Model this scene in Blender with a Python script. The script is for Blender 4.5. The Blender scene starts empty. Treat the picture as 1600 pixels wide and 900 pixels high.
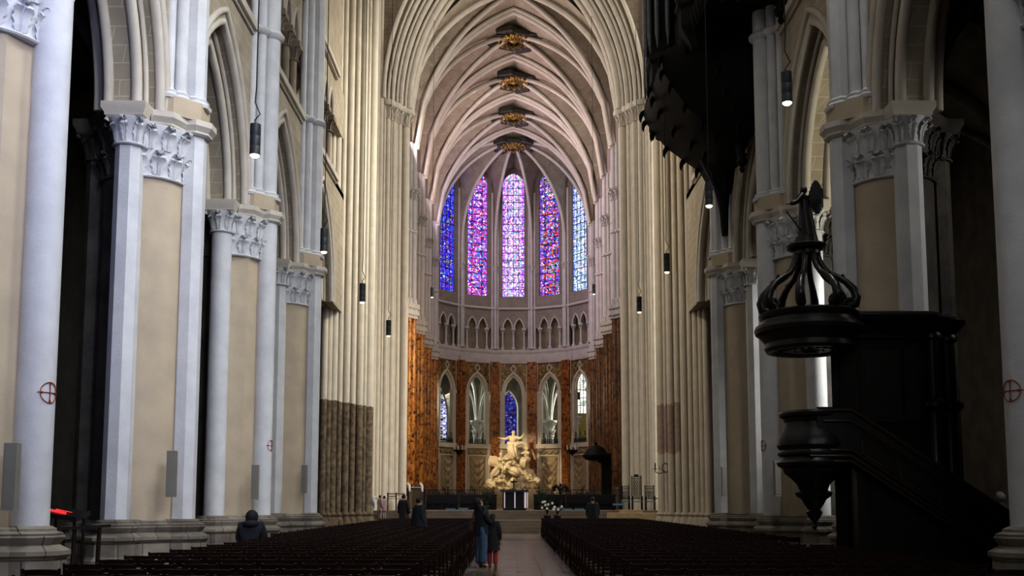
import bpy, math, random
from mathutils import Vector, Matrix, Euler
from mathutils.geometry import tessellate_polygon
random.seed(7)
PI = math.pi
scene = bpy.context.scene
COL = scene.collection
# ------------------------------------------------------------------ camera
CAMX, CAMZ, PITCH, FPX = -0.13, 1.45, math.radians(5.96), 1600.0
HOR = 787.0
cam_d = bpy.data.cameras.new('camera'); cam = bpy.data.objects.new('camera', cam_d); COL.objects.link(cam)
cam.location = (CAMX, 0, CAMZ); cam.rotation_euler = (PI/2 + PITCH, 0, 0)
cam_d.sensor_width = 36; cam_d.lens = 36; cam_d.shift_y = 0.106; cam_d.clip_end = 400; cam_d.clip_start = 0.1
scene.camera = cam
PY0 = HOR - FPX*math.tan(PITCH)
def at(px, py, Y):
    """world point seen at photo pixel (px, py) when it stands at depth Y"""
    c, s = math.cos(PITCH), math.sin(PITCH)
    v = (PY0 - py)/FPX
    h = Y*(v*c + s)/(c - v*s)
    d = Y*c + h*s
    return Vector((CAMX + (px-800)*d/FPX, Y, CAMZ + h))

# ------------------------------------------------------------------ node materials
def nmat(name, base, rough=0.7, c2=None, nscale=3.0, detail=6, lo=.35, hi=.7, bump=0.0, bscale=None, metal=0.0, spec=0.4, emit=None, estr=0.0):
    m = bpy.data.materials.new(name); m.use_nodes = True
    nt = m.node_tree; b = nt.nodes['Principled BSDF']
    b.inputs['Roughness'].default_value = rough; b.inputs['Metallic'].default_value = metal
    b.inputs['Specular IOR Level'].default_value = spec
    geo = nt.nodes.new('ShaderNodeNewGeometry')
    tc = nt.nodes.new('ShaderNodeTexCoord')
    nz = nt.nodes.new('ShaderNodeTexNoise'); nz.inputs['Scale'].default_value = nscale; nz.inputs['Detail'].default_value = detail
    nt.links.new(tc.outputs['Object'], nz.inputs['Vector'])
    rp = nt.nodes.new('ShaderNodeValToRGB')
    rp.color_ramp.elements[0].position = lo; rp.color_ramp.elements[1].position = hi
    c2 = c2 or tuple(x*0.8 for x in base)
    rp.color_ramp.elements[0].color = (*c2, 1); rp.color_ramp.elements[1].color = (*base, 1)
    nt.links.new(nz.outputs['Fac'], rp.inputs['Fac']); nt.links.new(rp.outputs['Color'], b.inputs['Base Color'])
    if bump:
        n2 = nt.nodes.new('ShaderNodeTexNoise'); n2.inputs['Scale'].default_value = bscale or nscale*6; n2.inputs['Detail'].default_value = 8
        nt.links.new(tc.outputs['Object'], n2.inputs['Vector'])
        bp = nt.nodes.new('ShaderNodeBump'); bp.inputs['Strength'].default_value = bump; bp.inputs['Distance'].default_value = .05
        nt.links.new(n2.outputs['Fac'], bp.inputs['Height']); nt.links.new(bp.outputs['Normal'], b.inputs['Normal'])
    if emit:
        b.inputs['Emission Color'].default_value = (*emit, 1); b.inputs['Emission Strength'].default_value = estr
    return m
def N(nt, kind, **kw):
    n = nt.nodes.new(kind)
    for k, v in kw.items(): setattr(n, k, v)
    return n
def math_n(nt, op, a, b=None):
    n = N(nt, 'ShaderNodeMath', operation=op)
    for i, x in enumerate((a, b)):
        if x is None: continue
        if isinstance(x, (int, float)): n.inputs[i].default_value = x
        else: nt.links.new(x, n.inputs[i])
    return n.outputs[0]
def brickmat(name, c1, c2, mortar, bw=.62, rh=.33, ms=.012, rough=.75, spec=.3, plane='wall', dirt=None, bump=.15, stain=None):
    """coursed stone laid out in world space; plane 'wall' = (x+y, z), 'floor' = (x, y), 'vault' = (y, arc)"""
    m = bpy.data.materials.new(name); m.use_nodes = True
    nt = m.node_tree; L = nt.links; b = nt.nodes['Principled BSDF']
    b.inputs['Roughness'].default_value = rough; b.inputs['Specular IOR Level'].default_value = spec
    g = N(nt, 'ShaderNodeNewGeometry'); sp = N(nt, 'ShaderNodeSeparateXYZ'); L.new(g.outputs['Position'], sp.inputs[0])
    cb = N(nt, 'ShaderNodeCombineXYZ')
    if plane == 'floor':
        L.new(sp.outputs[0], cb.inputs[0]); L.new(sp.outputs[1], cb.inputs[1])
    elif plane == 'vault':
        L.new(sp.outputs[1], cb.inputs[0]); L.new(math_n(nt, 'ADD', sp.outputs[2], math_n(nt, 'MULTIPLY', math_n(nt, 'ABSOLUTE', sp.outputs[0]), -.6)), cb.inputs[1])
    else:
        L.new(math_n(nt, 'ADD', sp.outputs[0], sp.outputs[1]), cb.inputs[0]); L.new(sp.outputs[2], cb.inputs[1])
    br = N(nt, 'ShaderNodeTexBrick'); L.new(cb.outputs[0], br.inputs['Vector'])
    br.inputs['Color1'].default_value = (*c1, 1); br.inputs['Color2'].default_value = (*c2, 1); br.inputs['Mortar'].default_value = (*mortar, 1)
    br.inputs['Scale'].default_value = 1; br.inputs['Brick Width'].default_value = bw; br.inputs['Row Height'].default_value = rh
    br.inputs['Mortar Size'].default_value = ms; br.inputs['Mortar Smooth'].default_value = .3
    nz = N(nt, 'ShaderNodeTexNoise'); nz.inputs['Scale'].default_value = 1.6; nz.inputs['Detail'].default_value = 8; L.new(g.outputs['Position'], nz.inputs['Vector'])
    rp = N(nt, 'ShaderNodeValToRGB'); rp.color_ramp.elements[0].position = .3; rp.color_ramp.elements[1].position = .7
    k = dirt or .75
    rp.color_ramp.elements[0].color = (k, k*.97, k*.93, 1); rp.color_ramp.elements[1].color = (1, 1, 1, 1)
    L.new(nz.outputs['Fac'], rp.inputs['Fac'])
    mx = N(nt, 'ShaderNodeMix', data_type='RGBA', blend_type='MULTIPLY'); mx.inputs[0].default_value = 1
    L.new(br.outputs['Color'], mx.inputs[6]); L.new(rp.outputs['Color'], mx.inputs[7])
    L.new(mx.outputs[2], b.inputs['Base Color'])
    if bump:
        bp = N(nt, 'ShaderNodeBump'); bp.inputs['Strength'].default_value = bump; bp.inputs['Distance'].default_value = .02
        ad = math_n(nt, 'ADD', math_n(nt, 'MULTIPLY', br.outputs['Fac'], -1.0), math_n(nt, 'MULTIPLY', nz.outputs['Fac'], .8))
        L.new(ad, bp.inputs['Height']); L.new(bp.outputs['Normal'], b.inputs['Normal'])
    return m
def bandmat(name, base, dirty, z0, z1, amount=1.0, edge=.15):
    """painted stone whose surface between the heights z0 and z1 is uncleaned"""
    m = nmat(name, base, .75, tuple(x*.85 for x in base), 2.0)
    nt = m.node_tree; L = nt.links; b = nt.nodes['Principled BSDF']
    src = b.inputs['Base Color'].links[0].from_socket
    g = N(nt, 'ShaderNodeNewGeometry'); sp = N(nt, 'ShaderNodeSeparateXYZ'); L.new(g.outputs['Position'], sp.inputs[0])
    nz = N(nt, 'ShaderNodeTexNoise'); nz.inputs['Scale'].default_value = 5; nz.inputs['Detail'].default_value = 9; L.new(g.outputs['Position'], nz.inputs['Vector'])
    up = math_n(nt, 'LESS_THAN', math_n(nt, 'ADD', sp.outputs[2], math_n(nt, 'MULTIPLY', nz.outputs['Fac'], edge)), z1 + edge/2)
    dn = math_n(nt, 'GREATER_THAN', math_n(nt, 'ADD', sp.outputs[2], math_n(nt, 'MULTIPLY', nz.outputs['Fac'], edge)), z0 + edge/2)
    f = math_n(nt, 'MULTIPLY', math_n(nt, 'MULTIPLY', up, dn), amount)
    rp = N(nt, 'ShaderNodeValToRGB'); rp.color_ramp.elements[0].position = .35; rp.color_ramp.elements[1].position = .65
    rp.color_ramp.elements[0].color = (*[x*.35 for x in dirty], 1); rp.color_ramp.elements[1].color = (*dirty, 1)
    L.new(nz.outputs['Fac'], rp.inputs['Fac'])
    mx = N(nt, 'ShaderNodeMix', data_type='RGBA'); L.new(f, mx.inputs[0]); L.new(src, mx.inputs[6]); L.new(rp.outputs['Color'], mx.inputs[7])
    L.new(mx.outputs[2], b.inputs['Base Color'])
    return m
def marblemat(name, base, vein, dark, rough=.35):
    m = bpy.data.materials.new(name); m.use_nodes = True
    nt = m.node_tree; L = nt.links; b = nt.nodes['Principled BSDF']; b.inputs['Roughness'].default_value = rough
    g = N(nt, 'ShaderNodeNewGeometry')
    mp = N(nt, 'ShaderNodeMapping'); mp.inputs['Scale'].default_value = (1.2, 1.2, .8); L.new(g.outputs['Position'], mp.inputs[0])
    n1 = N(nt, 'ShaderNodeTexNoise'); n1.inputs['Scale'].default_value = 1.3; n1.inputs['Detail'].default_value = 10; n1.inputs['Distortion'].default_value = 1.2; L.new(mp.outputs[0], n1.inputs['Vector'])
    r1 = N(nt, 'ShaderNodeValToRGB'); e = r1.color_ramp.elements
    e[0].position = .36; e[0].color = (*vein, 1); e[1].position = .62; e[1].color = (*base, 1)
    L.new(n1.outputs['Fac'], r1.inputs['Fac'])
    n2 = N(nt, 'ShaderNodeTexNoise'); n2.inputs['Scale'].default_value = 4.2; n2.inputs['Detail'].default_value = 9; n2.inputs['Distortion'].default_value = .8; L.new(g.outputs['Position'], n2.inputs['Vector'])
    r2 = N(nt, 'ShaderNodeValToRGB'); e = r2.color_ramp.elements; e[0].position = .53; e[0].color = (0, 0, 0, 1); e[1].position = .60; e[1].color = (1, 1, 1, 1)
    L.new(n2.outputs['Fac'], r2.inputs['Fac'])
    mx = N(nt, 'ShaderNodeMix', data_type='RGBA'); L.new(r2.outputs['Color'], mx.inputs[0]); L.new(r1.outputs['Color'], mx.inputs[6]); mx.inputs[7].default_value = (*dark, 1)
    L.new(mx.outputs[2], b.inputs['Base Color'])
    return m
def glassmat(name, palette, strength, cell=5.5, border=(.25, .2, 1), hw=1.03, lead=.035, white=.3):
    """stained glass lit by daylight: small coloured pieces between dark leads; object x runs across the light, z up"""
    m = bpy.data.materials.new(name); m.use_nodes = True
    nt = m.node_tree; L = nt.links
    for n in list(nt.nodes): nt.nodes.remove(n)
    out = N(nt, 'ShaderNodeOutputMaterial'); em = N(nt, 'ShaderNodeEmission'); em.inputs['Strength'].default_value = strength
    tc = N(nt, 'ShaderNodeTexCoord'); sp = N(nt, 'ShaderNodeSeparateXYZ'); L.new(tc.outputs['Object'], sp.inputs[0])
    cb = N(nt, 'ShaderNodeCombineXYZ'); L.new(sp.outputs[0], cb.inputs[0]); L.new(sp.outputs[2], cb.inputs[1])
    vo = N(nt, 'ShaderNodeTexVoronoi', voronoi_dimensions='2D', feature='F1'); vo.inputs['Scale'].default_value = cell; L.new(cb.outputs[0], vo.inputs['Vector'])
    ed = N(nt, 'ShaderNodeTexVoronoi', voronoi_dimensions='2D', feature='DISTANCE_TO_EDGE'); ed.inputs['Scale'].default_value = cell; L.new(cb.outputs[0], ed.inputs['Vector'])
    s2 = N(nt, 'ShaderNodeSeparateColor'); L.new(vo.outputs['Color'], s2.inputs[0])
    big = N(nt, 'ShaderNodeTexNoise', noise_dimensions='2D'); big.inputs['Scale'].default_value = .9; big.inputs['Detail'].default_value = 2; L.new(cb.outputs[0], big.inputs['Vector'])
    fac = math_n(nt, 'FRACT', math_n(nt, 'ADD', math_n(nt, 'MULTIPLY', s2.outputs[0], .62), math_n(nt, 'MULTIPLY', big.outputs['Fac'], 1.3)))
    rp = N(nt, 'ShaderNodeValToRGB'); rp.color_ramp.interpolation = 'CONSTANT'
    while len(rp.color_ramp.elements) < len(palette): rp.color_ramp.elements.new(.5)
    for i, c in enumerate(palette):
        rp.color_ramp.elements[i].position = i/len(palette); rp.color_ramp.elements[i].color = (*c, 1)
    L.new(fac, rp.inputs['Fac'])
    # coloured border strips down both sides
    ax = math_n(nt, 'ABSOLUTE', sp.outputs[0])
    bd = math_n(nt, 'MULTIPLY', math_n(nt, 'GREATER_THAN', ax, hw*.74), math_n(nt, 'GREATER_THAN', s2.outputs[1], .5))
    m1 = N(nt, 'ShaderNodeMix', data_type='RGBA'); L.new(bd, m1.inputs[0]); L.new(rp.outputs['Color'], m1.inputs[6]); m1.inputs[7].default_value = (*border, 1)
    # value varies from piece to piece
    val = math_n(nt, 'ADD', math_n(nt, 'MULTIPLY', s2.outputs[2], 1.1), .35)
    dk = math_n(nt, 'GREATER_THAN', ed.outputs['Distance'], lead)
    mv = N(nt, 'ShaderNodeVectorMath', operation='SCALE'); L.new(m1.outputs[2], mv.inputs[0]); L.new(math_n(nt, 'MULTIPLY', val, math_n(nt, 'ADD', math_n(nt, 'MULTIPLY', dk, .9), .1)), mv.inputs['Scale'])
    L.new(mv.outputs[0], em.inputs['Color']); L.new(em.outputs[0], out.inputs[0])
    return m
M = {}
M['white'] = nmat('limewashed_stone', (.66, .66, .66), .7, (.56, .56, .57), 2.2, bump=.12, bscale=18, spec=.25)
M['cream'] = nmat('cream_stone', (.54, .45, .33), .75, (.46, .385, .285), 1.7, bump=.12, bscale=16, spec=.25)
M['pale'] = nmat('pale_cream_stone', (.62, .575, .50), .72, (.54, .49, .42), 2.0, bump=.08, spec=.25)
M['wall'] = brickmat('coursed_cream_stone', (.47, .41, .31), (.44, .38, .29), (.62, .57, .48))
M['wall_brown'] = brickmat('coursed_brown_stone', (.27, .21, .15), (.24, .19, .135), (.36, .30, .23), .5, .26)
M['web'] = brickmat('vault_web_stone', (.40, .34, .27), (.37, .315, .25), (.50, .45, .38), .55, .24, .010, plane='vault')
M['apse_wall'] = brickmat('apse_wall_stone', (.29, .25, .22), (.27, .235, .20), (.36, .32, .29), .55, .28)
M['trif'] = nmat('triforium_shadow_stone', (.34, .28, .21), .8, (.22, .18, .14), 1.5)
M['dark_stone'] = nmat('shaded_uncleaned_stone', (.035, .031, .027), .8, (.018, .016, .014), 2.0, bump=.3)  # darker copy of the aisle stone; the left aisle's gloom is in the colour
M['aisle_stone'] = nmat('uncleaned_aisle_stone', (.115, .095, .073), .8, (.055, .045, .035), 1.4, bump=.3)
M['pierdark'] = nmat('dark_pier_stone', (.085, .075, .063), .8, (.04, .035, .03), 2.2, bump=.3)  # darker copy of the pier stone for the aisle half
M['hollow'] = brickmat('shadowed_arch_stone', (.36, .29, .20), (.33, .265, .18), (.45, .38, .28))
M['base'] = brickmat('worn_base_stone', (.36, .32, .26), (.24, .21, .175), (.10, .09, .075), .8, .34, .014, rough=.8, dirt=.4, bump=.5)
M['rib'] = nmat('pale_rib_stone', (.58, .53, .47), .7, (.50, .46, .40), 2.0)
M['lilac'] = nmat('pale_choir_stone', (.56, .53, .53), .7, (.48, .45, .45), 2.0)
M['floor'] = brickmat('stone_paving', (.25, .20, .14), (.12, .092, .062), (.02, .015, .01), 1.0, .8, .035, rough=.27, spec=.45, plane='floor', dirt=.4, bump=.7)
M['step'] = nmat('step_stone', (.20, .16, .12), .45, (.14, .11, .08), 1.5)
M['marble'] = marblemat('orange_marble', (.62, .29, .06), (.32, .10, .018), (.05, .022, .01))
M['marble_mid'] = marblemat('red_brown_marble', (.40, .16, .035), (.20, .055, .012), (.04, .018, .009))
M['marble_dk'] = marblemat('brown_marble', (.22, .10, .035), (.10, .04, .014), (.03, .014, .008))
M['mosaic'] = marblemat('brown_gold_mosaic', (.20, .115, .035), (.07, .035, .012), (.35, .25, .06), .5)
M['stat'] = nmat('white_statuary_marble', (.74, .65, .48), .5, (.66, .56, .40), 4, spec=.4)
M['stucco'] = nmat('stucco_relief', (.42, .33, .20), .6, (.32, .25, .15), 4)
M['oak'] = nmat('dark_polished_oak', (.013, .010, .0085), .34, (.008, .0063, .0055), 6, spec=.36)
M['oak2'] = nmat('brown_polished_oak', (.016, .009, .006), .25, (.009, .0055, .004), 8, spec=.8)
M['organ'] = nmat('blackened_organ_oak', (.007, .006, .0055), .6, (.004, .0035, .003), 5, spec=.15)
M['pipe'] = nmat('tin_pipe', (.20, .205, .215), .45, (.13, .135, .14), 5, metal=.4)
M['chair'] = nmat('dark_red_brown_wood', (.020, .0062, .0035), .34, (.011, .0038, .0024), 9, spec=.28)
M['rush'] = nmat('woven_rush', (.03, .014, .007), .6, (.018, .009, .005), 30)
M['iron'] = nmat('black_iron', (.012, .012, .013), .5, (.008, .008, .009), 8, metal=.3)
M['lampbody'] = nmat('dark_lamp_metal', (.035, .04, .045), .5, (.026, .03, .034), 9)
M['bulb'] = nmat('lit_lamp_glass', (1, .95, .8), .4, emit=(1, .86, .58), estr=9)
M['bulb_dim'] = nmat('lit_lamp_glass_far', (1, .95, .8), .4, emit=(1, .80, .5), estr=2.2)
M['gold'] = nmat('gilded_carving', (.50, .30, .07), .4, (.12, .07, .02), 9, lo=.42, hi=.58, metal=.4)
M['bossdark'] = nmat('painted_boss_ground', (.055, .05, .03), .6, (.02, .016, .012), 6)
M['speaker'] = nmat('grey_speaker_case', (.26, .245, .215), .6, (.235, .22, .19), 3)
M['red'] = nmat('red_paint', (.36, .07, .045), .8, (.25, .05, .035), 20)
M['votive'] = nmat('lit_red_votive', (.8, .02, .02), .4, emit=(1, .03, .03), estr=2.2)
M['bluecush'] = nmat('blue_cushion', (.13, .23, .33), .5, (.10, .19, .28), 10)
M['candle'] = nmat('white_wax', (.75, .72, .62), .5)
M['flower'] = nmat('white_petals', (.8, .8, .74), .6)
M['leaf'] = nmat('dark_green_leaves', (.035, .06, .022), .6, (.02, .035, .014), 8)
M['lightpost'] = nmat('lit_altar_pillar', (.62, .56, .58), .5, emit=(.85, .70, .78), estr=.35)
M['skin'] = nmat('skin', (.42, .25, .18), .55)
M['hair_dk'] = nmat('dark_brown_hair', (.018, .011, .007), .75, (.009, .006, .004), 20, bump=.4, bscale=60)
M['hair_wh'] = nmat('white_hair', (.62, .62, .62), .6)
M['navy'] = nmat('navy_cloth', (.010, .013, .021), .8, (.007, .009, .015), 12)
M['black'] = nmat('black_cloth', (.008, .008, .009), .8, (.005, .005, .006), 12)
M['denim'] = nmat('blue_denim', (.055, .105, .165), .8, (.04, .08, .13), 12)
M['redcloth'] = nmat('red_cloth', (.38, .035, .035), .75, (.30, .03, .03), 12)
M['brownbag'] = nmat('brown_leather', (.075, .03, .018), .5, (.05, .02, .013), 8)
M['ltblue'] = nmat('light_blue_cloth', (.42, .48, .60), .8)
M['pink'] = nmat('dusty_pink_cloth', (.36, .27, .27), .8)
M['shoe'] = nmat('brown_shoe_leather', (.06, .035, .02), .5)
M['tealjacket'] = nmat('slate_blue_cloth', (.10, .15, .20), .8)
M['ocher'] = nmat('ochre_panel', (.36, .29, .07), .7)
M['whitecloth'] = nmat('white_cloth', (.8, .8, .8), .7)
M['yellowstone'] = nmat('cream_step_block', (.55, .42, .24), .6)
M['wpier_l'] = bandmat('crossing_stone_uncleaned_below', (.62, .56, .45), (.20, .145, .085), -1, 5.65)
M['wpier_r'] = bandmat('crossing_stone_red_patch', (.52, .45, .35), (.26, .115, .075), 3.6, 5.7, .6, .5)
M['wpier_c'] = nmat('crossing_stone_clean', (.52, .45, .35), .75, (.44, .38, .30), 2.0)
M['epier'] = nmat('crossing_stone_pale', (.62, .57, .48), .72, (.54, .49, .41), 2.0)

# ------------------------------------------------------------------ mesh builder
ORG = {}
def reg(o, par):
    ORG[o.name] = ORG[par.name].copy() if par is not None else Vector((0, 0, 0))
class MB:
    def __init__(s): s.v = []; s.f = []
    def add(s, vs, fs):
        n = len(s.v); s.v += [Vector(p) for p in vs]; s.f += [tuple(i+n for i in f) for f in fs]; return s
    def box(s, x0, x1, y0, y1, z0, z1):
        vs = [(x, y, z) for z in (z0, z1) for y in (y0, y1) for x in (x0, x1)]
        return s.add(vs, [(0, 2, 3, 1), (4, 5, 7, 6), (0, 1, 5, 4), (2, 6, 7, 3), (0, 4, 6, 2), (1, 3, 7, 5)])
    def obox(s, c, a, b, d):
        c, a, b, d = map(Vector, (c, a, b, d))
        vs = [c + i*a + j*b + k*d for k in (-1, 1) for j in (-1, 1) for i in (-1, 1)]
        return s.add(vs, [(0, 2, 3, 1), (4, 5, 7, 6), (0, 1, 5, 4), (2, 6, 7, 3), (0, 4, 6, 2), (1, 3, 7, 5)])
    def tube(s, pts, r, n=8, closed=False, cap=True, flat=1.0, ref=None):
        pts = [Vector(p) for p in pts]; m = len(pts)
        rs = r if isinstance(r, (list, tuple)) else [r]*m
        vs = []; prev = None
        for i, p in enumerate(pts):
            if closed: t = pts[(i+1) % m] - pts[i-1]
            else: t = pts[min(i+1, m-1)] - pts[max(i-1, 0)]
            t.normalize()
            if prev is None:
                a = Vector(ref) if ref else (Vector((0, 0, 1)) if abs(t.z) < .9 else Vector((1, 0, 0)))
            else: a = prev
            a = (a - t*a.dot(t)).normalized(); b = t.cross(a); prev = a
            for k in range(n):
                w = 2*PI*(k+.5)/n
                vs.append(p + (a*math.cos(w) + b*math.sin(w)*flat)*rs[i])
        fs = []
        for i in range(m if closed else m-1):
            j = (i+1) % m
            for k in range(n): fs.append((i*n+k, i*n+(k+1) % n, j*n+(k+1) % n, j*n+k))
        if cap and not closed:
            fs.append(tuple(range(n-1, -1, -1))); fs.append(tuple((m-1)*n+k for k in range(n)))
        return s.add(vs, fs)
    def lathe(s, prof, c, n=16, phase=0.0, sx=1, sy=1, a0=0, a1=2*PI):
        full = abs(a1-a0-2*PI) < 1e-6
        nn = n if full else n+1; vs = []
        for r, z in prof:
            for k in range(nn):
                a = a0 + (a1-a0)*k/n + phase
                vs.append((c[0]+r*sx*math.cos(a), c[1]+r*sy*math.sin(a), z))
        fs = []
        for i in range(len(prof)-1):
            for k in range(n):
                k2 = (k+1) % nn
                fs.append((i*nn+k, i*nn+k2, (i+1)*nn+k2, (i+1)*nn+k))
        if prof[0][0] > 1e-4: fs.append(tuple(range(nn-1, -1, -1)))
        if prof[-1][0] > 1e-4: fs.append(tuple((len(prof)-1)*nn+k for k in range(nn)))
        return s.add(vs, fs)
    def prism(s, poly, z0, z1):
        n = len(poly)
        return s.add([(x, y, z0) for x, y in poly]+[(x, y, z1) for x, y in poly],
                     [tuple(range(n-1, -1, -1)), tuple(range(n, 2*n))]+[(i, (i+1) % n, n+(i+1) % n, n+i) for i in range(n)])
    def loft(s, rings, closed=True, cap=True):
        n = len(rings[0]); vs = [p for r in rings for p in r]; fs = []
        for i in range(len(rings)-1):
            for k in range(n if closed else n-1):
                k2 = (k+1) % n; fs.append((i*n+k, i*n+k2, (i+1)*n+k2, (i+1)*n+k))
        if cap and closed:
            fs.append(tuple(range(n-1, -1, -1))); fs.append(tuple((len(rings)-1)*n+k for k in range(n)))
        return s.add(vs, fs)
    def ball(s, c, r, n=10, m=6):
        rx, ry, rz = r if isinstance(r, (tuple, list)) else (r, r, r)
        vs = [(c[0], c[1], c[2]-rz)]
        for i in range(1, m):
            a = -PI/2 + PI*i/m
            for k in range(n):
                w = 2*PI*k/n; vs.append((c[0]+rx*math.cos(a)*math.cos(w), c[1]+ry*math.cos(a)*math.sin(w), c[2]+rz*math.sin(a)))
        vs.append((c[0], c[1], c[2]+rz)); fs = []
        for k in range(n): fs.append((0, 1+(k+1) % n, 1+k))
        for i in range(m-2):
            for k in range(n): a = 1+i*n; fs.append((a+k, a+(k+1) % n, a+n+(k+1) % n, a+n+k))
        a = 1+(m-2)*n
        for k in range(n): fs.append((a+k, a+(k+1) % n, len(vs)-1))
        return s.add(vs, fs)
    def plate(s, outline, holes, d0, d1, tf):
        """flat slab with holes: loops in (u, z), tf(u, z, d) -> point"""
        loops = [outline]+list(holes)
        flat = [p for l in loops for p in l]
        tris = tessellate_polygon([[Vector((u, z, 0)) for u, z in l] for l in loops])
        n = len(flat)
        vs = [tf(u, z, d0) for u, z in flat]+[tf(u, z, d1) for u, z in flat]
        fs = []
        for t in tris: fs.append(tuple(t)); fs.append(tuple(n+i for i in reversed(t)))
        o = 0
        for l in loops:
            k = len(l)
            for i in range(k): a, b = o+i, o+(i+1) % k; fs.append((a, b, n+b, n+a))
            o += k
        return s.add(vs, fs)
    def build(s, name, mat, parent=None, smooth=35, kind=None, fix=True):
        off = ORG[parent.name] if parent is not None else Vector((0, 0, 0))
        me = bpy.data.meshes.new(name); me.from_pydata([tuple(p-off) for p in s.v], [], s.f); me.update()
        if fix:
            import bmesh
            bm = bmesh.new(); bm.from_mesh(me); bmesh.ops.recalc_face_normals(bm, faces=bm.faces); bm.to_mesh(me); bm.free()
        if smooth:
            me.polygons.foreach_set('use_smooth', [True]*len(me.polygons)); me.set_sharp_from_angle(angle=math.radians(smooth))
        me.materials.append(mat)
        o = bpy.data.objects.new(name, me); COL.objects.link(o)
        if parent is not None: o.parent = parent
        reg(o, parent)
        if kind: o['kind'] = kind
        return o
def tag(o, label, cat, group=None):
    o['label'] = label; o['category'] = cat
    if group: o['group'] = group
    return o
def thing(name, label, cat, loc=(0, 0, 0), group=None):
    o = bpy.data.objects.new(name, None); COL.objects.link(o); o.location = loc; o.empty_display_size = .2
    ORG[o.name] = Vector(loc); tag(o, label, cat, group); return o
def struct(o): o['kind'] = 'structure'; return o
def part_label(o, s): o['label'] = s; return o
def arch(cu, hs, z0, rise, n=10):
    R = (hs*hs+rise*rise)/(2*hs); tm = math.acos(max(-1, min(1, (R-hs)/R)))
    left = [(cu-hs+R-R*math.cos(tm*i/n), z0+R*math.sin(tm*i/n)) for i in range(n+1)]
    return left+[(2*cu-u, z) for u, z in reversed(left[:-1])]
def copy_tree(o, parent=None):
    c = o.copy(); COL.objects.link(c)
    if parent is not None: c.parent = parent
    for ch in list(o.children): copy_tree(ch, c)
    return c
ORD = ['zeroth', 'first', 'second', 'third', 'fourth', 'fifth', 'sixth', 'seventh', 'eighth', 'ninth', 'tenth', 'eleventh', 'twelfth', 'thirteenth', 'fourteenth', 'fifteenth', 'sixteenth', 'seventeenth', 'eighteenth', 'nineteenth', 'twentieth']
#@@PART2
# ------------------------------------------------------------------ stone carving helpers
def leaf(mb, c, ang, r0, z0, h, w, out=.2, curl=True):
    """lobed leaf that climbs the bell and curls over at the tip"""
    ca, sa = math.cos(ang), math.sin(ang); tx, ty = -sa, ca
    path = [(0, 0, .45), (.015, .14, .75), (.02, .24, .62), (.03, .38, .98), (.04, .48, .74), (.07, .62, 1.0), (.12, .70, .72), (.42*out, .83, .82), (.85*out, .97, .55), (1.12*out, .96, .42), (1.16*out, .88, .34), (1.02*out, .82, .2)]
    rings = []
    for dr, dz, k in path:
        r = r0+dr; z = z0+dz*h; ww = w*k/2
        def P(t, d): return (c[0]+ca*(r+d)+tx*t, c[1]+sa*(r+d)+ty*t, z)
        rings.append([P(-ww, .012), P(-ww*.5, .028), P(-ww*.14, -.004), P(0, .03), P(ww*.14, -.004), P(ww*.5, .028), P(ww, .012), P(0, -.05)])
    mb.loft(rings)
    q = .017*w/.25+.009
    mb.ball((c[0]+ca*(r0+1.03*out), c[1]+sa*(r0+1.03*out), z0+.87*h), (q*1.2, q*1.2, q), 8, 5)
def capital(mb, c, r, z0, z1, n=16, phase=0, leaves=8, tiers=1, out=.2, lph=0.0, a0=0, a1=2*PI):
    h = z1-z0
    mb.lathe([(r+.05, z0-.05), (r+.07, z0-.025), (r+.05, z0), (r, z0+.01), (r+.01, z0+.45*h), (r+.06, z0+.75*h), (r+.16, z0+.97*h), (r+.16, z1)], c, n, phase, a0=a0, a1=a1)
    for t in range(tiers):
        hh = h/tiers
        for k in range(leaves):
            a = (lph + 2*PI*(k+.5*t)/leaves) % (2*PI)
            if (a-a0) % (2*PI) > a1-a0+1e-6: continue
            leaf(mb, c, a, r+.03*t, z0+hh*t+.02, hh*.93, min(.45, 2*PI*r/leaves*.95), out*(.6+.4*(t+1)/tiers))
BASEP = [(.34, 0), (.34, .30), (.22, .44), (.22, .70), (.27, .74), (.27, .80), (.12, .88), (.16, .93), (.19, .985), (.16, 1.04), (.08, 1.07), (.08, 1.10), (0, 1.14)]
AX, SR = 7.84, .97
ZB, ZC0, ZC1, ZAB, ZV0, ZSTR, ZTR = 1.12, 8.62, 9.10, 9.40, 9.78, 14.45, 18.80
PIERY = [14.4, 21.0, 27.6, 34.2]
def ring8(r): return r
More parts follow.
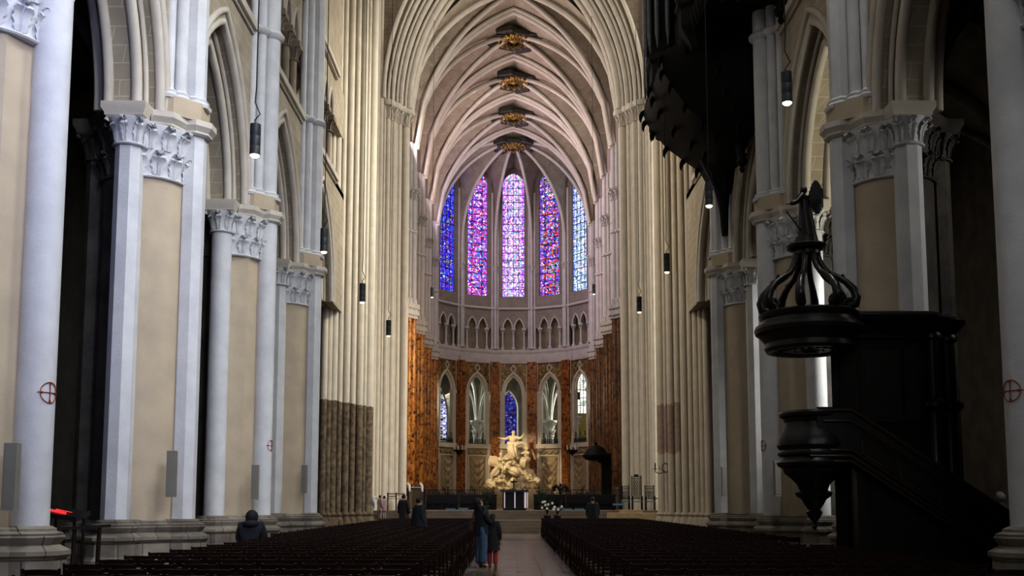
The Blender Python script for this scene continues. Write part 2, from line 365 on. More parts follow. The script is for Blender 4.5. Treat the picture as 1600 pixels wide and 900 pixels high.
def compound_pier(side, y, octs, label, top, full=True):
    X = side*AX
    t = thing('compound_pier', label, 'pier', (X, y, 0), 'piers of the nave arcades')
    n = 8 if octs else 20; ph = PI/8 if octs else 0; cn = 24 if octs else 8; cph = 0 if octs else PI/8
    sr = .275 if octs else .265
    dirs = [(-side, 0), (0, -1), (side, 0), (0, 1)]           # nave side first, then west, aisle, east
    b = MB()
    b.lathe([(.86+d, z) for d, z in BASEP], (X, y), 8, PI/8)
    for dx, dy in dirs: b.lathe([(sr+.02+d, z) for d, z in BASEP], (X+dx*SR, y+dy*SR), 8, PI/8)
    part_label(b.build('base', M['base'], t, 30), 'worn unpainted stone base')
    na = (PI if side > 0 else 0)-PI/2; AR = .26
    MB().lathe([(.86, 1.05), (.86, 8.1)], (X, y), 12, 0 if octs else 0, a0=na-.02, a1=na+PI+.02).build('core', M['cream'], t) if octs else MB().lathe([(.86, 1.05), (.86, 8.1)], (X, y), 4, 0, a0=na, a1=na+PI).build('core', M['cream'], t)
    part_label(MB().lathe([(.85, 1.05), (.85, 8.1)], (X, y), 12 if octs else 4, 0, a0=na+PI, a1=na+2*PI).build('core', M['pierdark'], t), 'dark aisle side of the core')
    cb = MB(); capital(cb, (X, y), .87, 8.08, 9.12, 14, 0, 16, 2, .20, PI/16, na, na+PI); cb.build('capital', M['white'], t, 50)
    cb = MB(); capital(cb, (X, y), .86, 8.08, 9.12, 14, 0, 16, 2, .20, PI/16, na+PI, na+2*PI); part_label(cb.build('capital', M['pierdark'], t, 50), 'dark aisle side of the leafy capital')
    for i, (dx, dy) in enumerate(dirs):
        c = (X+dx*SR, y+dy*SR)
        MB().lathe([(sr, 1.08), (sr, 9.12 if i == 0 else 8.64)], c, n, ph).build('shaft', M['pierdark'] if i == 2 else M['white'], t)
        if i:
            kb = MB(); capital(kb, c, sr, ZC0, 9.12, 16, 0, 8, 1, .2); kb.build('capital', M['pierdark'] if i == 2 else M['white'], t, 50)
    a = MB()
    AP = [(0, 9.10), (.05, 9.14), (.05, 9.18), (.13, 9.28), (.13, 9.40)]
    ad = MB()
    a.lathe([(1.02+d, z) for d, z in AP], (X, y), 4, 0, a0=na, a1=na+PI)
    for i, (dx, dy) in enumerate(dirs):
        q = sr+.06 if i == 0 else .5
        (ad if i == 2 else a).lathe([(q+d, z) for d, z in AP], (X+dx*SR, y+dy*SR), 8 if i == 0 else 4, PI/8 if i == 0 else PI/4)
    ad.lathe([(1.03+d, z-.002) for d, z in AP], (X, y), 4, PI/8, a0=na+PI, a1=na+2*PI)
    part_label(ad.build('abacus', M['pierdark'], t, 30), 'dark aisle side of the abacus')
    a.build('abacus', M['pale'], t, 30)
    # wall shafts that rise from the abacus towards the vault
    v = MB(); v.prism([(X-side*SR*.2, y-.78), (X-side*(SR-.2), y-.74), (X-side*(SR+.24), y-.30), (X-side*(SR+.24), y+.30), (X-side*(SR-.2), y+.74), (X-side*SR*.2, y+.78)], 9.38, ZV0)
    v.build('shaft_plinth', M['cream'], t, 0)
    xs = [(SR-.02, 0, .255 if octs else .25), (SR-.2, .37, .14), (SR-.2, -.37, .14), (SR-.36, .60, .105), (SR-.36, -.60, .105)]
    for q, dy, r in xs:
        c = (X-side*q, y+dy)
        s = MB(); big = r > .2
        s.lathe([(r+.10, ZV0-.04), (r+.12, ZV0+.03), (r+.05, ZV0+.09), (r+.07, ZV0+.14), (r, ZV0+.2)]+[(r, ZSTR-.1), (r+.10, ZSTR-.03), (r+.12, ZSTR+.04), (r+.06, ZSTR+.12), (r, ZSTR+.14), (r, top)], c, 8 if (octs and big) else 14, PI/8 if octs and big else 0)
        s.build('vault_shaft', M['white'], t, 40)
    return t
NM = {0: 'nearest', 1: 'second', 2: 'third', 3: 'fourth'}
LBL = {
 (-1, 0): 'pale pier with round shafts cut by the left edge of the picture',
 (-1, 1): 'pier with octagonal shafts and leafy capital, second on the left, before the dark aisle',
 (-1, 2): 'pier with two round white shafts behind the hooded seated person on the left',
 (-1, 3): 'grey shadowed octagonal pier on the left just before the dirty crossing pier',
 (1, 0): 'grey round-shafted pier cut by the right edge of the picture beside the pulpit stair',
 (1, 1): 'octagonal-shafted pier with leafy capital rising directly behind the dark pulpit',
 (1, 2): 'pier with round white shafts seen behind the angel of the pulpit',
 (1, 3): 'shadowed octagonal pier on the right under the black organ, next to the crossing pier'}
PIERS = {}
for side in (-1, 1):
    for i, y in enumerate(PIERY):
        if side > 0 and i == 0: y = 13.9
        PIERS[side, i] = compound_pier(side, y, i % 2 == 1, LBL[side, i], 26.0)

# ------------------------------------------------------------------ nave arcade walls
NX = 7.26                                  # face of the nave wall
SPY = [7.8]+PIERY+[40.8]                   # supports; the last is the western crossing pier
W0, W1 = 4.5, 42.6
def side_tf(side): return lambda u, z, d: (side*(NX+d), u, z)
def roll(mb, side, d, yc, hs, rise, r, z0=9.4, n=10):
    pts = [(side*(NX+d), u, z) for u, z in arch(yc, hs, z0, rise, n)]
    mb.tube(pts, r, 8, ref=(side, 0, 0))
for side, nm in ((-1, 'wall_left'), (1, 'wall_right')):
    mids = [(SPY[i]+SPY[i+1])/2 for i in range(5)]
    tf = side_tf(side)
    def notch(hs, rise, z0=9.4):
        o = [(W0, z0)]
        for m_ in mids: o += arch(m_, hs, z0, rise)
        return o+[(W1, z0)]
    w = MB()
    w.plate(notch(2.46, 3.95)+[(W1, ZSTR), (W0, ZSTR)], [], 0, .42, tf)
    w.plate(notch(2.46, 3.95)+[(W1, ZSTR), (W0, ZSTR)], [], .9, 1.32, tf)
    w.plate(notch(2.10, 3.40)+[(W1, ZSTR), (W0, ZSTR)], [], .36, .98, tf)
    # triforium passage: floor, back, and arcade plate; clerestory above
    w.plate([(W0, ZSTR), (W1, ZSTR), (W1, ZTR), (W0, ZTR)], [], 1.1, 1.3, tf)
    w.plate([(W0, ZSTR-.25), (W1, ZSTR-.25), (W1, ZSTR), (W0, ZSTR)], [], 0, 1.3, tf)
    w.plate([(W0, ZTR), (W1, ZTR), (W1, 26), (W0, 26)], [], 0.1, .8, tf)
    o = [(W0, 16.85)]
    trc = []
    for m_ in mids:
        for k in (-1.5, -.5, .5, 1.5): trc.append(m_+k*1.12)
    for u in trc: o += arch(u, .44, 16.85, .95, 6)
    o += [(W1, 16.85), (W1, ZTR), (W0, ZTR)]
    w.plate(o, [], .05, .4, tf)
    wall = w.build(nm, M['wall'], None, 30); struct(wall)
    for yc in mids:
        a = MB()
        roll(a, side, -.02, yc, 2.62, 4.25, .085); roll(a, side, .05, yc, 2.46, 3.95, .10); roll(a, side, .30, yc, 2.36, 3.78, .055)
        roll(a, side, .40, yc, 2.11, 3.41, .11); roll(a, side, .96, yc, 2.11, 3.41, .11); roll(a, side, 1.30, yc, 2.46, 3.95, .10)
        a.build('arch_moulding', M['pale'], wall, 50)
    for i in range(5):
        y0, y1 = SPY[i]+.7, SPY[i+1]-.7
        for z in (ZSTR, ZTR):
            b = MB(); b.plate([(y0, z-.12), (y1, z-.12), (y1, z+.1), (y0, z+.1)], [], -.16, .1, tf)
            b.plate([(y0, z-.22), (y1, z-.22), (y1, z-.12), (y0, z-.12)], [], -.07, .1, tf); b.build('string_course', M['pale'], wall, 0)
    for m_ in mids:
        for k in (-2, -1, 0, 1, 2):
            c = (side*(NX+.24), m_+k*1.12)
            b = MB(); b.lathe([(.26, ZSTR+.0), (.26, ZSTR+.12), (.17, ZSTR+.2), (.19, ZSTR+.26), (.12, ZSTR+.33), (.12, 16.3)], c, 12)
            capital(b, c, .125, 16.3, 16.68, 12, 0, 6, 1, .13); b.box(c[0]-.27, c[0]+.27, c[1]-.27, c[1]+.27, 16.68, 16.88)
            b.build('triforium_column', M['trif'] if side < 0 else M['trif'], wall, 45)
        for k in (-1.5, -.5, .5, 1.5):
            b = MB(); b.tube([(side*(NX+.05), u, z) for u, z in arch(m_+k*1.12, .46, 16.88, .98, 6)], .06, 6, ref=(side, 0, 0)); b.build('triforium_arch', M['pale'], wall, 50)

# ------------------------------------------------------------------ aisles behind the arcades
for side, nm in ((-1, 'wall_aisle_left'), (1, 'wall_aisle_right')):
    AWX = 14.3
    w = MB()
    tfa = lambda u, z, d: (side*(AWX+d), u, z)
    w.plate([(2, 0), (42, 0), (42, 15), (2, 15)], [arch((SPY[i]+SPY[i+1])/2, 1.15, 8.2, 2.6) for i in range(1, 5)] if False else [], 0, .5, tfa)
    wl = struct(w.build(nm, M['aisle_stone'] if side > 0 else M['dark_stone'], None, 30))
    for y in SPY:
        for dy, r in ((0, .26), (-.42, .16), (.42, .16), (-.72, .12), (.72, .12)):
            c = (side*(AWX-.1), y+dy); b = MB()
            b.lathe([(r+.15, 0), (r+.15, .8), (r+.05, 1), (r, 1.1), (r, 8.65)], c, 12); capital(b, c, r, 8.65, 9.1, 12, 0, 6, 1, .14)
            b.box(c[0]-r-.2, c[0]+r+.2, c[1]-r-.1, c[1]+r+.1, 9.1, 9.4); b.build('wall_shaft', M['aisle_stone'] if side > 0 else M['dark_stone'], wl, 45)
    # groin vault of the aisle with ribs
    xa, xb = AX+.75, AWX; xm = (xa+xb)/2; hx = (xb-xa)/2
    v = MB()
    def prof(t, hs, rise):                      # pointed profile, t = 0 at the crown, 1 at the springing
        R = (hs*hs+rise*rise)/(2*hs); x = t*hs; cx = R-hs
        return math.sqrt(max(0, R*R-(x+cx)**2))
    RISE = 4.0
    for i in range(5):
        y0, y1 = SPY[i], SPY[i+1]; ym = (y0+y1)/2; hy = (y1-y0)/2; g = 12
        vs = []; fs = []
        for a in range(g+1):
            for bb in range(g+1):
                tx, ty = -1+2*a/g, -1+2*bb/g
                z = 9.4+max(prof(abs(tx), hx, RISE), prof(abs(ty), hx, RISE))
                vs.append((side*(xm+tx*hx), ym+ty*hy, z))
        for a in range(g):
            for bb in range(g): k = a*(g+1)+bb; fs.append((k, k+1, k+g+2, k+g+1))
        v.add(vs, fs)
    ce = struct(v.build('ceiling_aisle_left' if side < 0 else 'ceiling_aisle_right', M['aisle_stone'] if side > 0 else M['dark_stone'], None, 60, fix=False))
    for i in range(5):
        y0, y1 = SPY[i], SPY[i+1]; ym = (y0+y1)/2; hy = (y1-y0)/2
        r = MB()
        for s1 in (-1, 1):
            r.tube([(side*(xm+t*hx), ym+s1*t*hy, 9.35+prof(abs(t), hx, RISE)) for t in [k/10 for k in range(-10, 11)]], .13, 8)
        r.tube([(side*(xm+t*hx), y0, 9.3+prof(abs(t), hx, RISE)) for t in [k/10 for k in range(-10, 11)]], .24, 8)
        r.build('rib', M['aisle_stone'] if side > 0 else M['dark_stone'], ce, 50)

# ------------------------------------------------------------------ floor, steps and platform
f = MB(); f.add([(-16, -6, 0), (16, -6, 0), (16, 50, 0), (-16, 50, 0)], [(0, 1, 2, 3)]); struct(f.build('floor', M['floor'], None, 0, fix=False))
for k in range(4):
    struct(MB().box(-16, 16, 50+.32*k, 50.34+.32*k+(2.6 if k == 3 else 0), 0, .155*(k+1)).build('trim_step', M['step'], None, 0))
for k in range(3):
    struct(MB().box(-16, 16, 53+.32*k, 53.34+.32*k, 0, .62+.15*(k+1)).build('trim_step', M['step'], None, 0))
f = MB(); f.add([(-16, 53.9, 1.07), (16, 53.9, 1.07), (16, 100, 1.07), (-16, 100, 1.07)], [(0, 1, 2, 3)]); struct(f.build('floor_choir', M['step'], None, 0, fix=False))

# ------------------------------------------------------------------ crossing piers
def crossing_pier(label, side, shafts, fill, mat, base_z, caps):
    t = thing('crossing_pier', label, 'pier', (fill[0][0], fill[0][1], 0), 'piers at the crossing')
    n = len(fill)
    MB().prism(fill, 0, 40).build('core', M['cream'] if base_z > 1.5 or mat is M['wpier_r'] else mat, t, 0)
    for (x, y, r) in shafts:
        b = MB(); b.lathe([(r+.12, 0), (r+.12, base_z-.35), (r+.05, base_z-.22), (r+.08, base_z-.12), (r, base_z), (r, 40 if (x, y) not in caps else caps[x, y])], (x, y), 14)
        b.build('shaft', M['wpier_c'] if mat is M['wpier_r'] and y < 42.9 else mat, t, 40)
        if (x, y) in caps:
            k = MB(); z = caps[x, y]; capital(k, (x, y), r, z, z+.75, 14, 0, 6, 1, .22); k.lathe([(r+.22, z+.72), (r+.32, z+.86), (r+.32, z+1.0)], (x, y), 8, PI/8)
            k.build('capital', M['pale'], t, 50)
    return t
WS = [(7.78, 41.35, .14), (7.62, 41.6, .12), (7.48, 41.95, .15), (7.30, 42.35, .12), (7.10, 42.8, .15), (6.90, 43.3, .13), (6.68, 43.8, .15), (6.52, 44.1, .09), (6.40, 44.55, .215), (6.75, 45.2, .15), (7.1, 45.7, .15)]
ES = [(8.05, 58.1, .15), (7.88, 58.5, .16), (7.70, 58.8, .09), (7.52, 59.0, .16), (7.38, 59.25, .09), (7.22, 59.45, .16), (7.08, 59.7, .09), (6.94, 59.95, .16), (6.62, 60.5, .27), (6.9, 61.1, .16), (7.2, 61.5, .16)]
for side in (-1, 1):
    sh = [(side*x, y, r) for x, y, r in WS]
    fill = [(side*x, y) for x, y in ((7.86, 41.62), (6.62, 44.55), (6.6, 44.7), (7.2, 45.9), (9.4, 45.9), (9.4, 41.45))]
    if side > 0: fill = fill[::-1]
    crossing_pier('clustered pier with brown uncleaned foot on the left of the crossing steps' if side < 0 else 'clustered pier with a dark red patch near its foot, right of the crossing steps',
                  side, sh, fill, M['wpier_l'] if side < 0 else M['wpier_r'], 1.12, {(side*6.40, 44.55): 25.0})
    sh = [(side*x, y, r) for x, y, r in ES]
    fill = [(side*x, y) for x, y in ((8.16, 58.4), (6.86, 60.5), (6.8, 60.8), (7.2, 61.6), (9.4, 61.6), (9.4, 58.15))]
    if side > 0: fill = fill[::-1]
    crossing_pier('clean pale clustered pier left of the orange marble choir, behind the brown-footed pier' if side < 0 else 'pale clustered pier right of the choir, behind the tall iron chairs',
                  side, sh, fill, M['epier'], 1.9, {(side*x, y): 24.3 for x, y, r in ES[3:]})

# ------------------------------------------------------------------ great arch at the east side of the crossing
tfe = lambda u, z, d: (u, 60.0+d, z)
w = MB()
def big(hs, z0=25.3, k=1.725): return arch(0, hs, z0, hs*k, 20)
w.plate([(-9.4, 25.3)]+big(7.75)+[(9.4, 25.3), (9.4, 42), (-9.4, 42)], [], -1.6, -.9, tfe)
ew = struct(w.build('wall_crossing_east', M['wall_brown'], None, 0))
for hs, d0, d1 in ((7.30, -.95, -.4), (6.85, -.45, .1), (6.42, .05, 1.2)):
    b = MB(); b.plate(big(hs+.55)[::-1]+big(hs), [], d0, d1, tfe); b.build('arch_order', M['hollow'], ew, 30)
for hs, d, r in ((7.72, -1.65, .13), (7.5, -1.15, .09), (7.28, -.95, .15), (7.05, -.62, .09), (6.83, -.45, .16), (6.6, -.1, .1), (6.38, .08, .20), (6.38, 1.15, .2)):
    b = MB(); b.tube([(u, 60+d, z) for u, z in big(hs)], r, 8, ref=(0, 1, 0)); b.build('arch_moulding', M['pale'], ew, 50)

# ------------------------------------------------------------------ choir: vaults
RY = [61.2, 66.0, 72.3, 78.6, 84.9]
HS, ZSP = 6.45, 25.0
def crown(y): return 34.52-(y-66)*.0585
def T(t, y):                                   # transverse profile, t = 0 at the crown
    rise = crown(y)-ZSP; R = (HS*HS+rise*rise)/(2*HS); x = abs(t)*HS; cx = R-HS
    return ZSP+math.sqrt(max(0, R*R-(x+cx)**2))
v = MB()
for i in range(4):
    y0, y1 = RY[i], RY[i+1]; ym = (y0+y1)/2; hy = (y1-y0)/2; g = 28
    vs = []; fs = []
    for a in range(g+1):
        for b in range(g+1):
            tx, ty = -1+2*a/g, -1+2*b/g; y = ym+ty*hy
            z = max(T(tx, y), T(ty, y))
            ca = math.sin((1-max(abs(tx), abs(ty)))*PI)*.0
            vs.append((tx*HS*1.05, y, z+.14+ca))
    for a in range(g):
        for b in range(g): k = a*(g+1)+b; fs.append((k, k+1, k+g+2, k+g+1))
    v.add(vs, fs)
ceil = struct(v.build('ceiling_choir', M['web'], None, 50, fix=False))
ts = [k/14 for k in range(-14, 15)]
for i, y in enumerate(RY[1:]):
    b = MB()
    for dy, dz, r in ((0, -.12, .17), (-.26, .03, .13), (.26, .03, .13)):
        b.tube([(t*HS, y+dy, T(t, y)+dz) for t in ts], r, 8)
    b.build('transverse_rib', M['rib'], ceil, 50)
for i in range(4):
    y0, y1 = RY[i], RY[i+1]; ym = (y0+y1)/2; hy = (y1-y0)/2
    for s in (-1, 1):
        b = MB(); b.tube([(t*HS, ym+s*t*hy, T(t, ym)-.04) for t in ts], .17, 8); b.build('diagonal_rib', M['rib'], ceil, 50)
def boss(c, ceilo, ph=0):
    k = MB(); K = 1.55
    for j in range(8):                         # dark painted arms along the ribs
        a = j*PI/4+ph; r0 = 1.0 if j % 2 else .75
        k.obox((c[0]+math.cos(a)*r0*.6*K, c[1]+math.sin(a)*r0*.6*K, c[2]-.08), (math.cos(a)*r0*.62*K, math.sin(a)*r0*.62*K, -.22), (-math.sin(a)*.36*K, math.cos(a)*.36*K, 0), (0, 0, .16))
    k.lathe([(0, c[2]-.25), (.72, c[2]-.2), (.8, c[2]-.05), (.8, c[2]+.15)], c, 16)
    kb = part_label(k.build('keystone', M['bossdark'], ceilo, 40), 'dark painted keystone with gilded leaves')
    g = MB()
    g.lathe([(0, c[2]-.5), (.2, c[2]-.46), (.34, c[2]-.34), (.38, c[2]-.22)], c, 12)
    for j in range(14):
        a = 2*PI*j/14
        leaf(g, (c[0], c[1]), a, .55, c[2]-.62, .34, .3, .42)
        g.ball((c[0]+1.05*math.cos(a+.2), c[1]+1.05*math.sin(a+.2), c[2]-.42), .12, 8, 5)
    part_label(g.build('gilded_leaf_ring', M['gold'], kb, 50), 'gilded leaf carving')
for i in range(4):
    ym = (RY[i]+RY[i+1])/2
    if i: boss((0, ym, T(0, ym)-.12), ceil, PI/8)

# ------------------------------------------------------------------ choir: side walls and shaft clusters
for side, nm in ((-1, 'wall_choir_left'), (1, 'wall_choir_right')):
    w = MB(); w.box(min(side*7.15, side*7.6), max(side*7.15, side*7.6), 61.2, 84.9, 13.4, 33.5); cw = struct(w.build(nm, M['apse_wall'], None, 0))
    w = MB()
    for k in range(4): w.box(min(side*7.25, side*7.7), max(side*7.25, side*7.7), RY[k]+.5, RY[k+1]-.5, 1.07, 13.4)
    part_label(w.build('screen', M['marble_dk'], cw, 0), 'brown marble cladding between the choir piers')
    for k in range(4):
        b = MB(); b.tube([(side*7.1, RY[k], 15.0), (side*7.1, RY[k+1], 15.0)], .14, 8); b.tube([(side*7.1, RY[k], 19.2), (side*7.1, RY[k+1], 19.2)], .12, 8); b.build('string_course', M['lilac'], cw, 50)
    for i, y in enumerate(RY[1:]):
        lab = ['first', 'second', 'third', 'last'][i]
        t = thing('choir_pier', 'orange marble-clad %s pier of the choir on the %s, %s' % (lab, 'left' if side < 0 else 'right', ['next to the crossing pier', 'one bay in', 'two bays in', 'where the apse begins'][i]), 'pier', (side*7.0, y, 1.07), 'marble-clad piers along the choir')
        sh = [(6.62, 0, .24), (6.82, -.34, .17), (6.82, .34, .17), (7.02, -.66, .17), (7.02, .66, .17), (7.15, -.95, .13), (7.15, .95, .13)]
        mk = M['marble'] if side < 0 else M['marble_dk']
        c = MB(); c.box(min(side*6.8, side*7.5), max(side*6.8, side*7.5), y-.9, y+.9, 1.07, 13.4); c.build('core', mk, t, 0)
        c = MB(); c.box(min(side*6.62, side*7.5), max(side*6.62, side*7.5), y-1.0, y+1.0, 1.07, 2.6); c.build('plinth', M['step'], t, 0)
        for x, dy, r in sh:
            MB().lathe([(r, 2.5), (r, 13.4)], (side*x, y+dy), 12).build('marble_shaft', mk, t)
        c = MB()
        for z0, z1, e in ((13.4, 13.62, .10), (13.62, 13.9, .2), (13.9, 14.05, .12), (14.05, 14.35, .22), (14.35, 14.6, .06)):
            for x, dy, r in sh: c.lathe([(r+e, z0), (r+e, z1)], (side*x, y+dy), 10)
        c.build('corbel_moulding', M['lilac'], t, 30)
        for x, dy, r in sh:
            b = MB(); r *= .85
            b.lathe([(r+.06, 14.55), (r+.08, 14.7), (r, 14.8), (r, 21.35)], (side*x, y+dy), 12)
            b.lathe([(r, 19.1), (r+.08, 19.15), (r+.08, 19.3), (r, 19.35)], (side*x, y+dy), 12)
            b.lathe([(r, 21.4), (r, 25.2)], (side*x, y+dy), 10)
            b.build('vault_shaft', M['lilac'], t, 40)
            if abs(dy) < .5:
                b = MB(); capital(b, (side*x, y+dy), r, 21.4, 21.95, 12, 0, 6, 1, .16); b.box(side*x-r-.17, side*x+r+.17, y+dy-r-.17, y+dy+r+.17, 21.95, 22.1); b.build('capital', M['lilac'], t, 50)

# ------------------------------------------------------------------ apse: seven facets round the centre
AC, RA = (0.0, 84.9), 7.4
STEP = PI/7
HW = RA*math.tan(STEP/2)
def facet_tf(i):
    th = i*STEP; nx, ny = math.sin(th), math.cos(th); tx, ty = math.cos(th), -math.sin(th)
    return lambda u, z, d=0: (AC[0]+nx*(RA+d)+tx*u, AC[1]+ny*(RA+d)+ty*u, z)
def vert(k, d=0):                              # corner between facet k-1/2 and k+1/2
    a = k*STEP; r = (RA+d)/math.cos(STEP/2); return (AC[0]+r*math.sin(a), AC[1]+r*math.cos(a))
KEY = Vector((0, 86.6, 33.0))
WSILL, WSPR, WTOP, WHW = 20.3, 30.75, 31.95, 1.0
up = MB(); lo = MB(); sp = MB(); bk = MB()
for i in range(-3, 4):
    tf = facet_tf(i)
    up.plate([(-HW, 18.6)]+[(HW, 18.6), (HW, 33.2), (-HW, 33.2)], [[(-WHW, WSILL)]+[(WHW, WSILL)]+arch(0, WHW, WSPR, WTOP-WSPR)[::-1]], .1, .55, tf)
    o = [(-HW, 17.35)]
    for c in (-.52, .52): o += arch(c, .38, 17.35, .85, 6)
    up.plate(o+[(HW, 17.35), (HW, 18.6), (-HW, 18.6)], [], .1, .42, tf)
    bk.plate([(-HW*1.06, 15.2), (HW*1.06, 15.2), (HW*1.06, 18.7), (-HW*1.06, 18.7)], [], .85, 1.0, tf)
    # ground arcade
    sp.plate([(-HW, 11.45)]+arch(0, .92, 11.45, 1.65)+[(HW, 11.45), (HW, 14.3), (-HW, 14.3)], [], .12, .5, tf)
    lo.plate([(-HW, 1.07), (HW, 1.07), (HW, 6.6), (-HW, 6.6)], [], .1, .5, tf)
aw = struct(up.build('wall_apse', M['apse_wall'], None, 30))
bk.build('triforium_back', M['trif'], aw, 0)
part_label(sp.build('spandrel_band', M['mosaic'], aw, 30), 'brown and gold mosaic band above the arches')
lo.build('choir_screen', M['stucco'], aw, 0)
for i in range(-3, 4):
    tf = facet_tf(i)
    a = MB(); a.tube([tf(u, z, .12) for u, z in arch(0, .98, 11.45, 1.75)], .12, 8, ref=tf(0, 0, 1) and (math.sin(i*STEP), math.cos(i*STEP), 0)); a.tube([tf(u, z, .3) for u, z in arch(0, .84, 11.45, 1.55)], .12, 8, ref=(math.sin(i*STEP), math.cos(i*STEP), 0))
    for s in (-1, 1):
        a.plate([(s*.78, 6.6), (s*1.22, 6.6), (s*1.22, 11.5), (s*.78, 11.5)], [], .08, .45, tf)
        a.plate([(s*.74, 11.2), (s*1.24, 11.2), (s*1.24, 11.5), (s*.74, 11.5)], [], .02, .45, tf)
        a.plate([(s*.98, 1.07), (s*1.24, 1.07), (s*1.24, 6.6), (s*.98, 6.6)], [], .02, .2, tf)
        a.plate([(s*1.17, 11.5), (s*1.22, 11.5), (s*1.22, 14.25), (s*1.17, 14.25)], [], .06, .2, tf)
    a.plate([(-1.24, 6.35), (1.24, 6.35), (1.24, 6.75), (-1.24, 6.75)], [], -.12, .5, tf)
    a.build('arch_frame', M['pale'], aw, 40)
    d = MB()
    P = [(0, 13.2), (.3, 13.62), (0, 14.04), (-.3, 13.62)]
    Q = [(0, 13.34), (.2, 13.62), (0, 13.90), (-.2, 13.62)]
    d.plate(P, [Q], .04, .15, tf); d.plate([(-1.2, 14.14), (1.2, 14.14), (1.2, 14.22), (-1.2, 14.22)], [], .05, .15, tf)
    d.build('diamond_moulding', M['lilac'], aw, 0)
    if abs(i) >= 1:
        # stucco drapery hung in the panel: swags at the top, a falling cloth below
        b = MB(); rows = 18; cols = 24; vs = []; fs = []
        for r in range(rows+1):
            for c in range(cols+1):
                u = -1+2*c/cols; tt = r/rows
                sag = (1-u*u)*.75*(.35+tt*.6)
                z = 5.55-tt*2.5-sag; w_ = .80*(1-.25*tt*(1))
                d_ = .05-.26*abs(math.sin(tt*13+u*u*2.5))*(1-abs(u)**4)-.05*math.cos(u*9)
                vs.append(tf(u*w_, z, d_))
        for r in range(rows):
            for c in range(cols): k = r*(cols+1)+c; fs.append((k, k+1, k+cols+2, k+cols+1))
        b.add(vs, fs)
        for k in range(3):
            cu = -.6+.6*k
            b.tube([tf(cu-.3+.6*t/8, 6.12-.22*math.sin(PI*t/8), .02) for t in range(9)], .07, 6)
        b.build('drapery_relief', M['stucco'], aw, 60, fix=False)
        b = MB(); b.plate([(-.92, 2.4), (.92, 2.4), (.92, 5.75), (-.92, 5.75)], [[(-.84, 2.5), (.84, 2.5), (.84, 5.65), (-.84, 5.65)]], .0, .12, tf); b.build('panel_moulding', M['pale'], aw, 0)
    # triforium: mid column, side columns and arch rolls
    for u, r in ((0, .10), (-.98, .09), (.98, .09)):
        c = tf(u, 0, .26)[:2]; b = MB(); b.lathe([(r+.1, 15.4), (r+.1, 15.55), (r+.02, 15.65), (r, 15.7), (r, 16.95)], c, 10); capital(b, c, r, 16.95, 17.2, 10, 0, 6, 1, .08); b.lathe([(r+.15, 17.2), (r+.15, 17.36)], c, 8, PI/8)
        b.build('triforium_column', M['lilac'], aw, 45)
    for cu in (-.52, .52):
        b = MB(); b.tube([tf(u, z, .1) for u, z in arch(cu, .43, 17.36, .92, 6)], .075, 6, ref=(math.sin(i*STEP), math.cos(i*STEP), 0)); b.build('triforium_arch', M['lilac'], aw, 50)
ks = [k+.5 for k in range(-4, 4)]
def band(prof):
    b = MB(); rings = []
    for k in ks: rings.append([(*vert(k, -d), z) for d, z in prof])
    b.loft(rings, True, True); return b
band([(-.5, 14.1), (.03, 14.1), (.06, 14.25), (.10, 14.4), (.10, 14.95), (.17, 15.05), (.20, 15.15), (.20, 15.34), (-1.0, 15.4)]).build('cornice', M['lilac'], aw, 25)
b = MB(); b.tube([(*vert(k, -.02), 19.15) for k in ks], .12, 8); b.build('string_course', M['lilac'], aw, 50)
for k in ks:
    c0 = vert(k); a = k*STEP; n = Vector((math.sin(a), math.cos(a), 0)); t = Vector((math.cos(a), -math.sin(a), 0)); c0 = Vector((*c0, 0))
    if abs(k) < 3.4:
        b = MB(); b.obox(c0 + n*.02 + Vector((0, 0, 8.4)), t*.44, n*.22, (0, 0, 5.82))
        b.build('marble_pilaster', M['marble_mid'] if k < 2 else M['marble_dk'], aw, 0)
        b = MB(); b.obox(c0 + n*.0 + Vector((0, 0, 1.75)), t*.5, n*.32, (0, 0, .72)); b.build('pilaster_plinth', M['step'], aw, 0)
    for du, dn, r in ((0, -.16, .15), (-.26, -.02, .11), (.26, -.02, .11)):
        p = c0 + t*du + n*dn; b = MB()
        b.lathe([(r+.08, 15.38), (r+.1, 15.5), (r+.02, 15.62), (r, 15.7), (r, 19.0), (r+.07, 19.05), (r+.07, 19.25), (r, 19.3), (r, 22.6 if du == 0 else 30)], (p.x, p.y), 12)
        b.build('wall_shaft', M['lilac'], aw, 40)
        if du == 0:
            b = MB(); capital(b, (p.x, p.y), r, 22.6, 23.1, 12, 0, 6, 1, .12); b.build('capital', M['lilac'], aw, 50)
# apse vault: ribs to the keystone and cells rising to the window heads
def ribp(k, t):
    """t = 0 at the keystone, 1 at the springing"""
    a = k*STEP; c = Vector((*vert(k, -.16), 0)); S = Vector((c.x, c.y, 23.1)); hor = math.hypot(S.x-KEY.x, S.y-KEY.y)
    rise = KEY.z-25.2; R = (hor*hor+rise*rise)/(2*hor); cx = R-hor
    if t > .8: q = (t-.8)/.2; return Vector((S.x, S.y, 25.2-q*2.1))
    ang0 = math.acos(min(1, cx/R)); ang = ang0*(1-t/.8); x = R*math.cos(ang)-cx; z = 25.2+R*math.sin(ang)
    f_ = x/hor; return Vector((KEY.x+(S.x-KEY.x)*f_, KEY.y+(S.y-KEY.y)*f_, z))
for k in ks:
    b = MB(); b.tube([ribp(k, j/20)+Vector((0, 0, -.12)) for j in range(21)], .15, 8); b.build('rib', M['rib'], ceil, 50)
v = MB()
